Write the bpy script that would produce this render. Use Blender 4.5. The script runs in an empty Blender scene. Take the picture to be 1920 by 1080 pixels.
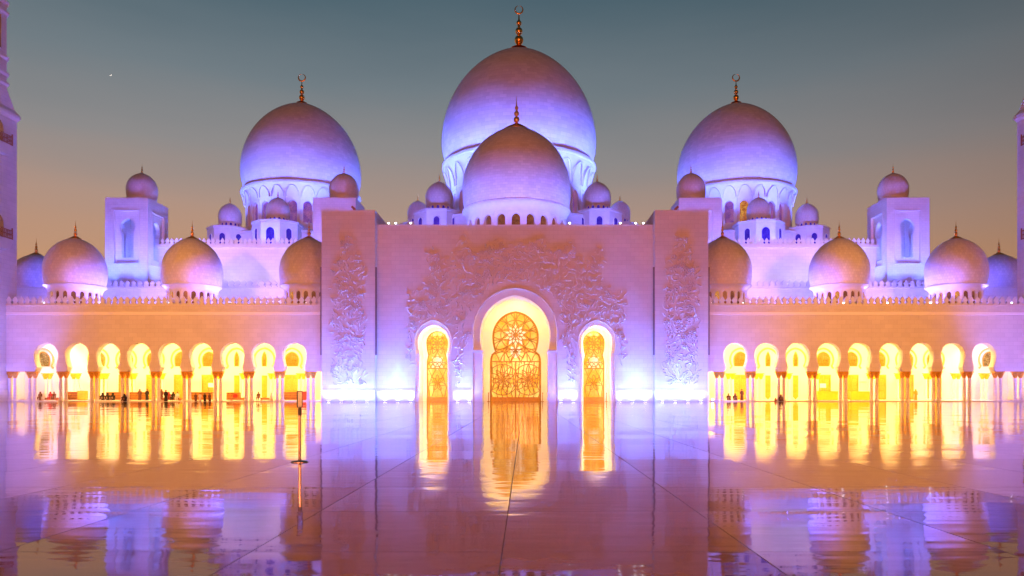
import bpy, bmesh, math, random
from mathutils import Vector, Matrix
random.seed(7)
PI = math.pi
C = bpy.context.scene.collection
scn = bpy.context.scene

def s2l(r, g, b):
    f = lambda c: (c/255/12.92) if c/255 <= 0.04045 else ((c/255+0.055)/1.055)**2.4
    return (f(r), f(g), f(b))

# ------------------------------------------------------------------ camera
F = 1400.0                       # focal length in pixels of the 1920 wide photo
VX, VY = 985.0, 733.0            # vanishing point of the floor joints
EYE = 1.6
cam = bpy.data.cameras.new('camera')
cam.sensor_width = 36.0
cam.lens = F/1920*36.0
cam.shift_x = -(VX-960)/1920
cam.shift_y = (VY-540)/1920
cam.clip_start = 0.1
cam.clip_end = 20000
camo = bpy.data.objects.new('camera', cam)
C.objects.link(camo)
camo.location = (0, 0, EYE)
camo.rotation_euler = (PI/2, 0, 0)
scn.camera = camo
def PX(x, d): return (x-VX)*d/F
def PZ(y, d): return EYE+(VY-y)*d/F
AX = -1.56                       # the mosque's axis of symmetry

# ------------------------------------------------------------------ view, world, warm fill
scn.view_settings.view_transform = 'Standard'
scn.view_settings.look = 'None'
scn.view_settings.exposure = 0.0
scn.view_settings.gamma = 1.0
scn.view_settings.use_curve_mapping = False
scn.render.engine = 'CYCLES'
scn.cycles.use_denoising = True
scn.cycles.max_bounces = 6
scn.cycles.diffuse_bounces = 3
scn.cycles.glossy_bounces = 3
scn.cycles.caustics_reflective = False
scn.cycles.caustics_refractive = False
scn.cycles.sample_clamp_indirect = 25.0
scn.cycles.use_light_tree = True

W = bpy.data.worlds.new('World')
scn.world = W
W.use_nodes = True
nt = W.node_tree
nt.nodes.clear()
tc = nt.nodes.new('ShaderNodeTexCoord')
sep = nt.nodes.new('ShaderNodeSeparateXYZ')
nt.links.new(tc.outputs['Generated'], sep.inputs[0])
def ramp(nt, stops):
    r = nt.nodes.new('ShaderNodeValToRGB')
    e = r.color_ramp.elements
    while len(e) < len(stops): e.new(0.5)
    for i, (p, c) in enumerate(stops):
        e[i].position = p; e[i].color = (*c, 1)
    return r
glow = ramp(nt, [(0.0, s2l(200, 140, 96)), (0.15, s2l(196, 148, 114)), (0.22, s2l(176, 147, 132)), (0.29, s2l(143, 140, 140)),
                 (0.37, s2l(114, 126, 133)), (0.47, s2l(76, 100, 112)), (0.62, s2l(34, 54, 74)), (1.0, s2l(22, 34, 54))])
dusk = ramp(nt, [(0.0, s2l(128, 84, 62)), (0.15, s2l(120, 86, 66)), (0.3, s2l(86, 72, 70)), (0.47, s2l(46, 58, 66)), (1.0, s2l(22, 34, 54))])
hz = nt.nodes.new('ShaderNodeTexNoise'); hz.inputs['Scale'].default_value = 3.0; hz.inputs['Detail'].default_value = 5
hmap = nt.nodes.new('ShaderNodeMapping'); hmap.inputs['Scale'].default_value = (1.0, 1.0, 5.0)
nt.links.new(tc.outputs['Generated'], hmap.inputs['Vector']); nt.links.new(hmap.outputs[0], hz.inputs['Vector'])
hm1 = nt.nodes.new('ShaderNodeMath'); hm1.operation = 'MULTIPLY_ADD'; hm1.inputs[1].default_value = 0.05; hm1.inputs[2].default_value = -0.025
nt.links.new(hz.outputs[0], hm1.inputs[0])
hm2 = nt.nodes.new('ShaderNodeMath'); hm2.operation = 'ADD'
nt.links.new(sep.outputs['Z'], hm2.inputs[0]); nt.links.new(hm1.outputs[0], hm2.inputs[1])
nt.links.new(hm2.outputs[0], glow.inputs[0])
nt.links.new(sep.outputs['Z'], dusk.inputs[0])
# the afterglow stands in the west (ahead, slightly left); the east behind the camera is dark
def wm(op, a, b=None, c=None):
    n = nt.nodes.new('ShaderNodeMath'); n.operation = op
    for i, v in enumerate((a, b, c)):
        if v is None: continue
        if isinstance(v, (int, float)): n.inputs[i].default_value = v
        else: nt.links.new(v, n.inputs[i])
    return n.outputs[0]
az = wm('ADD', wm('MULTIPLY', sep.outputs['Y'], 0.90), wm('MULTIPLY', sep.outputs['X'], -0.30))
mr = nt.nodes.new('ShaderNodeMapRange')
mr.interpolation_type = 'SMOOTHSTEP'
mr.inputs['From Min'].default_value = 0.05
mr.inputs['From Max'].default_value = 0.95
nt.links.new(az, mr.inputs['Value'])
mix = nt.nodes.new('ShaderNodeMix'); mix.data_type = 'RGBA'
nt.links.new(mr.outputs[0], mix.inputs['Factor'])
nt.links.new(dusk.outputs[0], mix.inputs['A'])
nt.links.new(glow.outputs[0], mix.inputs['B'])
bg = nt.nodes.new('ShaderNodeBackground')
bg.inputs['Strength'].default_value = 1.0
nt.links.new(mix.outputs['Result'], bg.inputs['Color'])
wo = nt.nodes.new('ShaderNodeOutputWorld')
nt.links.new(bg.outputs[0], wo.inputs['Surface'])

FILL_E = 0.3
warm_fill = bpy.data.lights.new('warm_fill', 'SUN')  # added warm fill from the camera side, standing in for lit opposite arcades
warm_fill.energy = FILL_E
warm_fill.angle = math.radians(12)
warm_fill.color = (1.0, 0.24, 0.10)
warm_fill_o = bpy.data.objects.new('warm_fill', warm_fill)
C.objects.link(warm_fill_o)
warm_fill_o.rotation_euler = Vector((0.12, 1.0, -0.06)).to_track_quat('-Z', 'Y').to_euler()

PURPLE = (0.085, 0.145, 1.0)
VIOLET = (0.10, 0.09, 1.0)
WARM = (1.0, 0.56, 0.15)
def lamp(kind, loc, power, color, target=None, size=0.2, cone=90, blend=0.8, sx=None, sy=None, spread=180):
    l = bpy.data.lights.new(kind.lower()+'_lamp', kind)
    l.energy = power
    l.color = color
    if kind == 'SPOT':
        l.spot_size = math.radians(cone); l.spot_blend = blend; l.shadow_soft_size = size
    elif kind == 'POINT':
        l.shadow_soft_size = size
    elif kind == 'AREA':
        l.shape = 'RECTANGLE'; l.size = sx; l.size_y = sy; l.spread = math.radians(spread)
    o = bpy.data.objects.new(kind.lower()+'_lamp', l)
    C.objects.link(o)
    o.location = loc
    if target is not None:
        d = Vector(target)-Vector(loc)
        o.rotation_euler = d.to_track_quat('-Z', 'Y' if abs(d.normalized().z) < 0.99 else 'X').to_euler()
    return o

# ------------------------------------------------------------------ materials
def newmat(name):
    m = bpy.data.materials.new(name); m.use_nodes = True
    n = m.node_tree; p = n.nodes['Principled BSDF']
    return m, n, p
def mth(n, op, a, b=None):
    k = n.nodes.new('ShaderNodeMath'); k.operation = op
    for i, v in enumerate((a, b)):
        if v is None: continue
        if isinstance(v, (int, float)): k.inputs[i].default_value = v
        else: n.links.new(v, k.inputs[i])
    return k.outputs[0]
def marble(name, col, bw=1.2, bh=0.6, polar=0.0, rough=0.42, bump=0.25, var=0.035):
    m, n, p = newmat(name)
    t = n.nodes.new('ShaderNodeTexCoord')
    s = n.nodes.new('ShaderNodeSeparateXYZ')
    n.links.new(t.outputs['Object'], s.inputs[0])
    cmb = n.nodes.new('ShaderNodeCombineXYZ')
    if polar:
        a = mth(n, 'MULTIPLY', mth(n, 'ARCTAN2', s.outputs[1], s.outputs[0]), polar)
    else:
        a = mth(n, 'ADD', s.outputs[0], s.outputs[1])
    n.links.new(a, cmb.inputs[0]); n.links.new(s.outputs[2], cmb.inputs[1])
    b = n.nodes.new('ShaderNodeTexBrick')
    b.inputs['Scale'].default_value = 1.0
    b.inputs['Brick Width'].default_value = bw
    b.inputs['Row Height'].default_value = bh
    b.inputs['Mortar Size'].default_value = 0.012*max(bh, 0.6)/0.6
    b.inputs['Mortar Smooth'].default_value = 0.4
    b.inputs['Bias'].default_value = 0.0
    c1 = tuple(min(1, c*(1+var)) for c in col); c2 = tuple(c*(1-var) for c in col)
    b.inputs['Color1'].default_value = (*c1, 1); b.inputs['Color2'].default_value = (*c2, 1)
    b.inputs['Mortar'].default_value = (*[c*0.74 for c in col], 1)
    n.links.new(cmb.outputs[0], b.inputs['Vector'])
    nz = n.nodes.new('ShaderNodeTexNoise'); nz.inputs['Scale'].default_value = 0.35; nz.inputs['Detail'].default_value = 6
    n.links.new(t.outputs['Object'], nz.inputs['Vector'])
    mx = n.nodes.new('ShaderNodeMix'); mx.data_type = 'RGBA'; mx.blend_type = 'MULTIPLY'
    mx.inputs['Factor'].default_value = 1.0
    r = ramp(n, [(0.3, (0.93, 0.92, 0.91)), (0.7, (1, 1, 1))])
    n.links.new(nz.outputs[0], r.inputs[0])
    n.links.new(b.outputs['Color'], mx.inputs['A']); n.links.new(r.outputs[0], mx.inputs['B'])
    n.links.new(mx.outputs['Result'], p.inputs['Base Color'])
    bp = n.nodes.new('ShaderNodeBump'); bp.inputs['Strength'].default_value = bump; bp.inputs['Distance'].default_value = 0.02
    bp.invert = True
    n.links.new(b.outputs['Fac'], bp.inputs['Height'])
    n.links.new(bp.outputs[0], p.inputs['Normal'])
    p.inputs['Roughness'].default_value = rough
    p.inputs['Specular IOR Level'].default_value = 0.3
    return m
def plain(name, col, rough=0.5, metal=0.0, noise=0.12, scale=3.0):
    m, n, p = newmat(name)
    t = n.nodes.new('ShaderNodeTexCoord')
    nz = n.nodes.new('ShaderNodeTexNoise'); nz.inputs['Scale'].default_value = scale; nz.inputs['Detail'].default_value = 4
    n.links.new(t.outputs['Object'], nz.inputs['Vector'])
    r = ramp(n, [(0.3, tuple(c*(1-noise) for c in col)), (0.7, tuple(min(1, c*(1+noise)) for c in col))])
    n.links.new(nz.outputs[0], r.inputs[0])
    n.links.new(r.outputs[0], p.inputs['Base Color'])
    p.inputs['Roughness'].default_value = rough; p.inputs['Metallic'].default_value = metal
    return m
def glow_mat(name, col, strength):
    m, n, p = newmat(name)
    p.inputs['Base Color'].default_value = (*col, 1)
    p.inputs['Emission Color'].default_value = (*col, 1)
    p.inputs['Emission Strength'].default_value = strength
    return m
def glow_glass(name, lo, hi, strength, scale, dark=0.25, edge=0.06):
    """glowing patterned glass: pale panes between darker leading"""
    m, n, p = newmat(name)
    t = n.nodes.new('ShaderNodeTexCoord')
    v = n.nodes.new('ShaderNodeTexVoronoi'); v.feature = 'DISTANCE_TO_EDGE'; v.inputs['Scale'].default_value = scale
    n.links.new(t.outputs['Object'], v.inputs['Vector'])
    nz = n.nodes.new('ShaderNodeTexNoise'); nz.inputs['Scale'].default_value = scale*0.45; nz.inputs['Detail'].default_value = 3
    n.links.new(t.outputs['Object'], nz.inputs['Vector'])
    r = ramp(n, [(0.35, lo), (0.65, hi)])
    n.links.new(nz.outputs[0], r.inputs[0])
    k = n.nodes.new('ShaderNodeMapRange'); k.inputs['From Max'].default_value = edge; k.inputs['To Min'].default_value = dark
    n.links.new(v.outputs['Distance'], k.inputs['Value'])
    n.links.new(r.outputs[0], p.inputs['Emission Color'])
    p.inputs['Base Color'].default_value = (*[c*0.15 for c in lo], 1)
    n.links.new(mth(n, 'MULTIPLY', k.outputs[0], strength), p.inputs['Emission Strength'])
    p.inputs['Roughness'].default_value = 0.15
    return m

WHITE = (0.78, 0.75, 0.72)
M = {}
M['wall'] = marble('white_marble_cladding', WHITE, 1.3, 0.65)
M['wall_small'] = marble('white_marble_blocks', WHITE, 0.9, 0.45)
M['trim'] = plain('carved_white_marble', (0.76, 0.73, 0.70), 0.4, 0, 0.05, 0.8)
M['uplit_trim'] = plain('uplit_band', (0.95, 0.94, 0.92), 0.5, 0, 0.01, 0.8)  # raised whiteness paints in the uplight the ledge catches
M['soffit'] = plain('pale_plaster_vault', (0.80, 0.76, 0.68), 0.6, 0, 0.04, 0.6)
for k, R in (('big', 18.6), ('side', 14.0), ('front', 9.5), ('mid', 4.6), ('cup', 2.6)):
    M['dome_'+k] = marble('dome_tiles_'+k, (0.78, 0.75, 0.73), R*0.09, max(0.45, R*0.045), polar=R, rough=0.38, bump=0.5, var=0.075)
M['gold'] = plain('gilded_metal', (0.95, 0.48, 0.10), 0.28, 1.0, 0.1, 2)
M['gold_paint'] = plain('gold_lattice_paint', (0.40, 0.175, 0.010), 0.45, 0.2, 0.15, 2)
M['capital'] = plain('gilded_palm_capital', (0.72, 0.36, 0.05), 0.45, 0.25, 0.25, 6)
M['gilt_lit'] = plain('lit_gilt_capital', (0.80, 0.52, 0.02), 0.5, 0.1, 0.2, 6)  # yellower copy of the capital gold, strong gallery light put into the colour
M['door_gold'] = plain('gold_door_panels', (0.62, 0.32, 0.02), 0.5, 0.1, 0.15, 1.5)
M['door_pale'] = plain('pale_gold_moulding', (0.70, 0.48, 0.12), 0.5, 0, 0.1, 2)
M['wood'] = plain('varnished_wood', (0.34, 0.13, 0.03), 0.5, 0, 0.3, 5)
M['dark'] = plain('dark_bronze', (0.05, 0.03, 0.04), 0.4, 0.3, 0.2, 4)
M['fin'] = plain('grey_stone_fin', (0.22, 0.18, 0.20), 0.5, 0, 0.1, 2)
M['steel'] = plain('brushed_steel', (0.62, 0.55, 0.5), 0.22, 1.0, 0.06, 8)
M['black'] = plain('black_plastic', (0.02, 0.02, 0.022), 0.35, 0, 0.2, 9)
M['sign'] = plain('pale_sign_sheet', (0.72, 0.68, 0.80), 0.10, 0.75, 0.06, 3)
M['white_board'] = plain('white_notice_board', (0.85, 0.85, 0.83), 0.4, 0, 0.03, 3)
M['yellow_box'] = plain('yellow_laminate', (0.75, 0.42, 0.015), 0.5, 0, 0.08, 2)
M['red_cloth'] = plain('red_cloth', (0.45, 0.03, 0.02), 0.8, 0, 0.2, 8)
M['black_cloth'] = plain('black_cloth', (0.025, 0.02, 0.02), 0.85, 0, 0.3, 8)
M['brown_cloth'] = plain('brown_cloth', (0.16, 0.06, 0.04), 0.85, 0, 0.3, 8)
M['white_cloth'] = plain('white_cloth', (0.75, 0.72, 0.68), 0.85, 0, 0.08, 8)
M['skin'] = plain('skin', (0.42, 0.22, 0.14), 0.55, 0, 0.08, 10)
M['hair'] = plain('dark_hair', (0.02, 0.014, 0.01), 0.6, 0, 0.2, 10)
M['lens'] = glow_mat('lamp_lens', (0.85, 0.86, 1.0), 12)
M['lens_low'] = glow_mat('uplight_lens', (0.72, 0.66, 1.0), 9)
M['portal_glass'] = glow_glass('portal_glass', (1.0, 0.43, 0.02), (1.0, 0.70, 0.17), 0.92, 1.0, 0.7)
M['pale_glass'] = glow_glass('frosted_petal_glass', (1.0, 0.72, 0.32), (1.0, 0.93, 0.70), 1.0, 3.0, 0.8)
M['gold_glass'] = glow_glass('gold_window_glass', (0.85, 0.42, 0.02), (1.0, 0.60, 0.07), 0.55, 3.0, 0.4)
M['lattice_glass'] = glow_glass('lattice_window', (0.40, 0.20, 0.03), (0.75, 0.48, 0.12), 0.7, 3.2, 0.1, 0.1)
M['violet_glass'] = glow_glass('dusky_window_glass', (0.16, 0.05, 0.34), (0.42, 0.14, 0.36), 0.75, 1.5, 0.5)  # violet emission stands in for floodlight reflected by the panes
M['amber_glass'] = glow_glass('amber_window_glass', (0.5, 0.10, 0.02), (1.0, 0.50, 0.10), 0.8, 2.6, 0.25, 0.1)
M['rust_glass'] = glow_glass('rust_window_glass', (0.22, 0.06, 0.03), (0.38, 0.12, 0.05), 0.6, 2.2, 0.4)
M['blue_glass'] = glow_glass('blue_window_glass', (0.05, 0.02, 0.55), (0.12, 0.06, 0.8), 0.5, 2.5, 0.6)
M['moon'] = glow_mat('moonlight', (1.0, 0.96, 0.85), 1.2)

# ------------------------------------------------------------------ mesh helpers
class MB:
    def __init__(s): s.v = []; s.f = []; s.sm = []
    def add(s, vs, fs, smooth=False):
        o = len(s.v); s.v += [tuple(v) for v in vs]
        for f in fs: s.f.append([i+o for i in f]); s.sm.append(smooth)
        return s
    def box(s, x0, x1, y0, y1, z0, z1):
        v = [(x, y, z) for z in (z0, z1) for y in (y0, y1) for x in (x0, x1)]
        return s.add(v, [(0, 2, 3, 1), (4, 5, 7, 6), (0, 1, 5, 4), (2, 6, 7, 3), (0, 4, 6, 2), (1, 3, 7, 5)])
    def prism(s, poly, y0, y1, mat=None):
        """poly in (x,z), counter-clockwise seen from -y; extruded along y"""
        n = len(poly)
        v = [(x, y0, z) for x, z in poly]+[(x, y1, z) for x, z in poly]
        if mat is not None: v = [mat @ Vector(p) for p in v]
        fs = [tuple(range(n)), tuple(range(2*n-1, n-1, -1))]
        fs += [(i, i+n, (i+1) % n+n, (i+1) % n) for i in range(n)]
        return s.add(v, fs)
    def lathe(s, prof, seg=32, a0=0, c=(0, 0, 0), smooth=True, cap=True):
        m = len(prof); v = []; fs = []
        for i in range(seg):
            a = a0+2*PI*i/seg
            for r, z in prof: v.append((c[0]+r*math.cos(a), c[1]+r*math.sin(a), c[2]+z))
        for i in range(seg):
            j = (i+1) % seg
            for k in range(m-1):
                fs.append((i*m+k, j*m+k, j*m+k+1, i*m+k+1))
        s.add(v, fs, smooth)
        if cap:
            o = len(s.v)-seg*m
            if prof[0][0] > 1e-4: s.f.append([o+i*m for i in range(seg)][::-1]); s.sm.append(False)
            if prof[-1][0] > 1e-4: s.f.append([o+i*m+m-1 for i in range(seg)]); s.sm.append(False)
        return s
    def tube(s, pts, r, seg=6, closed=False, flat=1.0):
        """swept tube; r number or list"""
        n = len(pts); P = [Vector(p) for p in pts]; v = []; fs = []
        for i in range(n):
            a = P[(i-1) % n] if (closed or i > 0) else P[i]
            b = P[(i+1) % n] if (closed or i < n-1) else P[i]
            t = (b-a).normalized()
            up = Vector((0, 1, 0)) if abs(t.y) < 0.9 else Vector((0, 0, 1))
            u = t.cross(up).normalized(); w = u.cross(t).normalized()
            rr = r[i] if isinstance(r, (list, tuple)) else r
            for k in range(seg):
                q = 2*PI*k/seg
                v.append(P[i]+u*math.cos(q)*rr+w*math.sin(q)*rr*flat)
        for i in range(n if closed else n-1):
            j = (i+1) % n
            for k in range(seg):
                l = (k+1) % seg
                fs.append((i*seg+k, i*seg+l, j*seg+l, j*seg+k))
        if not closed:
            fs.append(tuple(range(seg))[::-1]); fs.append(tuple((n-1)*seg+k for k in range(seg)))
        return s.add(v, fs, True)
    def build(s, name, mat, parent=None, loc=(0, 0, 0), rot=None, sharp=35, bevel=0):
        me = bpy.data.meshes.new(name)
        me.from_pydata(s.v, [], s.f)
        me.polygons.foreach_set('use_smooth', s.sm)
        bm = bmesh.new(); bm.from_mesh(me)
        bmesh.ops.recalc_face_normals(bm, faces=bm.faces)
        bm.to_mesh(me); bm.free()
        if any(s.sm): me.set_sharp_from_angle(angle=math.radians(sharp))
        me.materials.append(mat)
        o = bpy.data.objects.new(name, me)
        C.objects.link(o)
        if parent is not None: o.parent = parent
        o.location = loc
        if rot: o.rotation_euler = rot
        if bevel:
            b = o.modifiers.new('bevel', 'BEVEL'); b.width = bevel; b.segments = 2; b.limit_method = 'ANGLE'
        return o
def tag(o, label, cat, group=None):
    o['label'] = label; o['category'] = cat
    if group: o['group'] = group
    return o
def thing(name, label, cat, loc=(0, 0, 0), rz=0, group=None):
    o = bpy.data.objects.new(name, None); C.objects.link(o)
    o.empty_display_size = 0.5
    o.location = loc; o.rotation_euler = (0, 0, rz)
    return tag(o, label, cat, group)
def kids(o): return list(o.children)
def dup(o, parent=None):
    c = o.copy(); C.objects.link(c); c.parent = parent
    for ch in kids(o): dup(ch, c)
    return c
def clone(o, loc, label, rz=None):
    c = dup(o); c.location = loc
    if rz is not None: c.rotation_euler = (0, 0, rz)
    c['label'] = label
    return c

def arch_half(hj, zs, hn, zn, hw, zw, za, n=12):
    """right half of a horseshoe arch from the jamb foot to the apex: [(x,z)...]"""
    p = [(hj, zs)]
    if abs(hj-hn) > 1e-3:
        for i in range(1, 5):
            t = i/5
            p.append((hj+(hn-hj)*(t**0.5), zs+(zn-zs)*t))
        p.append((hn, zn))
    else:
        p.append((hn, zn))
    # lower part: ellipse from the neck out to the widest point
    t0 = math.acos(max(-1, min(1, hn/hw)))
    b = (zw-zn)/math.sin(t0) if t0 > 1e-3 else 0
    for i in range(1, n if t0 > 1e-3 else 1):
        t = t0*(1-i/n)
        p.append((hw*math.cos(t), zw-b*math.sin(t)))
    h = za-zw
    if h > hw:
        c = (h*h-hw*hw)/(2*hw); R = hw+c; te = math.atan2(h, c)
        for i in range(n+1):
            t = te*i/n
            p.append((-c+R*math.cos(t), zw+R*math.sin(t)))
    else:
        for i in range(n+1):
            t = PI/2*i/n
            p.append((hw*math.cos(t), zw+h*math.sin(t)))
    p[-1] = (0, za)
    return p
def arch_outline(half):          # full outline right foot -> apex -> left foot
    return half+[(-x, z) for x, z in half[-2::-1]]
def bay_poly(x0, x1, z0, z1, cx, half):
    """wall panel with an arch opening that reaches the panel's bottom"""
    o = [(cx+x, z) for x, z in arch_outline(half)]
    return [(x0, z0)]+[o[i] for i in range(len(o)-1, -1, -1)]+[(x1, z0), (x1, z1), (x0, z1)]

# ------------------------------------------------------------------ courtyard floor
def floor_material():
    m, n, p = newmat('polished_courtyard_marble')
    t = n.nodes.new('ShaderNodeTexCoord')
    mp = n.nodes.new('ShaderNodeMapping')
    mp.inputs['Location'].default_value = (0.23/2.5, -7.42/2.5, 0)
    mp.inputs['Scale'].default_value = (1/2.5, 1/2.5, 1)
    n.links.new(t.outputs['Object'], mp.inputs['Vector'])
    s = n.nodes.new('ShaderNodeSeparateXYZ'); n.links.new(mp.outputs[0], s.inputs[0])
    def joint(out, w):
        fr = mth(n, 'FRACT', out)
        d = mth(n, 'MINIMUM', fr, mth(n, 'SUBTRACT', 1.0, fr))
        k = n.nodes.new('ShaderNodeMapRange')
        k.inputs['From Min'].default_value = w*0.6; k.inputs['From Max'].default_value = w
        n.links.new(d, k.inputs['Value'])
        return k.outputs[0]
    clear = mth(n, 'MULTIPLY', joint(s.outputs[0], 0.0034), joint(s.outputs[1], 0.0032))
    fl = n.nodes.new('ShaderNodeVectorMath'); fl.operation = 'FLOOR'; n.links.new(mp.outputs[0], fl.inputs[0])
    wn = n.nodes.new('ShaderNodeTexWhiteNoise'); wn.noise_dimensions = '2D'; n.links.new(fl.outputs[0], wn.inputs['Vector'])
    # slab tint and veins
    nz = n.nodes.new('ShaderNodeTexNoise'); nz.inputs['Scale'].default_value = 0.9; nz.inputs['Detail'].default_value = 8; nz.inputs['Roughness'].default_value = 0.65
    n.links.new(t.outputs['Object'], nz.inputs['Vector'])
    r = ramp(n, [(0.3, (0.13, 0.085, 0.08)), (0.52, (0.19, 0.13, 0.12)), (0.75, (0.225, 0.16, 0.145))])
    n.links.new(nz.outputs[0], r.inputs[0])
    hv = n.nodes.new('ShaderNodeHueSaturation')
    n.links.new(r.outputs[0], hv.inputs['Color'])
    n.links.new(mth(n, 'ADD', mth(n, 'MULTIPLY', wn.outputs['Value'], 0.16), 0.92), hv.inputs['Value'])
    mx = n.nodes.new('ShaderNodeMix'); mx.data_type = 'RGBA'
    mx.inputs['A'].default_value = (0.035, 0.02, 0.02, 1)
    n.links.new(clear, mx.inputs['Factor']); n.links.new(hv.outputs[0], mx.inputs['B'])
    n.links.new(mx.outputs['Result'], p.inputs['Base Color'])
    # slightly wavy polish, each slab tilted by a hair
    g = n.nodes.new('ShaderNodeNewGeometry')
    sb = n.nodes.new('ShaderNodeVectorMath'); sb.operation = 'SUBTRACT'; sb.inputs[1].default_value = (0.5, 0.5, 0.5)
    n.links.new(wn.outputs['Color'], sb.inputs[0])
    ml = n.nodes.new('ShaderNodeVectorMath'); ml.operation = 'MULTIPLY'; ml.inputs[1].default_value = (0.006, 0.014, 0)
    n.links.new(sb.outputs[0], ml.inputs[0])
    ad = n.nodes.new('ShaderNodeVectorMath'); ad.operation = 'ADD'
    n.links.new(g.outputs['Normal'], ad.inputs[0]); n.links.new(ml.outputs[0], ad.inputs[1])
    nm = n.nodes.new('ShaderNodeVectorMath'); nm.operation = 'NORMALIZE'; n.links.new(ad.outputs[0], nm.inputs[0])
    w1 = n.nodes.new('ShaderNodeTexNoise'); w1.inputs['Scale'].default_value = 1.0; w1.inputs['Detail'].default_value = 2.0
    wmap = n.nodes.new('ShaderNodeMapping'); wmap.inputs['Scale'].default_value = (0.9, 2.2, 1)
    n.links.new(t.outputs['Object'], wmap.inputs['Vector']); n.links.new(wmap.outputs[0], w1.inputs['Vector'])
    w2 = n.nodes.new('ShaderNodeTexNoise'); w2.inputs['Scale'].default_value = 1.0; w2.inputs['Detail'].default_value = 1.5
    wmap2 = n.nodes.new('ShaderNodeMapping'); wmap2.inputs['Scale'].default_value = (0.55, 2.6, 1)
    n.links.new(t.outputs['Object'], wmap2.inputs['Vector']); n.links.new(wmap2.outputs[0], w2.inputs['Vector'])
    wsum = mth(n, 'ADD', w1.outputs[0], mth(n, 'MULTIPLY', w2.outputs[0], 1.2))
    bp = n.nodes.new('ShaderNodeBump'); bp.inputs['Strength'].default_value = 1.0; bp.inputs['Distance'].default_value = 0.0028
    n.links.new(wsum, bp.inputs['Height']); n.links.new(nm.outputs[0], bp.inputs['Normal'])
    n.links.new(bp.outputs[0], p.inputs['Normal'])
    rr = mth(n, 'ADD', mth(n, 'MULTIPLY', nz.outputs[0], 0.05), 0.02)
    n.links.new(mth(n, 'ADD', rr, mth(n, 'MULTIPLY', mth(n, 'SUBTRACT', 1.0, clear), 0.5)), p.inputs['Roughness'])
    p.inputs['IOR'].default_value = 1.6
    return m
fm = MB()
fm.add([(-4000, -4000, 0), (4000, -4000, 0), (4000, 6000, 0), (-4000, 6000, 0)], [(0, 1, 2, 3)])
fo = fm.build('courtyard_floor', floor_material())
fo['kind'] = 'structure'

# ------------------------------------------------------------------ finials and domes
def finial_mb(h, crescent):
    k = h
    prof = [(0.20*k, 0), (0.13*k, 0.03*k), (0.075*k, 0.07*k), (0.05*k, 0.10*k)]
    def ball(zc, r):
        for i in range(1, 8):
            a = -PI/2+PI*i/8
            prof.append((max(0.028*k, r*math.cos(a)), zc+r*1.05*math.sin(a)))
    ball(0.20*k, 0.105*k); ball(0.41*k, 0.085*k); ball(0.60*k, 0.062*k)
    prof += [(0.02*k, 0.69*k), (0.014*k, 0.78*k), (0.004*k, 0.84*k if crescent else 1.0*k)]
    return MB().lathe(prof, 16)
def crescent_mb(r):
    pts = []; rad = []
    for i in range(25):
        a = PI/2+0.16+(2*PI-0.32)*i/24
        pts.append((r*math.cos(a), 0, r*math.sin(a)))
        rad.append(r*(0.05+0.17*math.sin(PI*i/24)))
    return MB().tube(pts, rad, 8, flat=0.6)

def dome_profile(R, zb, kb, c, n=20, zneck=0.0):
    """outer profile from the base ring (z=zb below the equator) to the apex; c = ogive offset as a share of R"""
    p = []
    for i in range(8):
        t = i/8
        z = zb*(1-t)
        p.append((R*(kb+(1-kb)*(1-(1-t)**2)), z))
    cc = c*R; RR = R+cc; te = math.acos(cc/RR)
    for i in range(n+1):
        t = te*i/n
        p.append((max(0.0, -cc+RR*math.cos(t)), RR*math.sin(t)))
    return p

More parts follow.
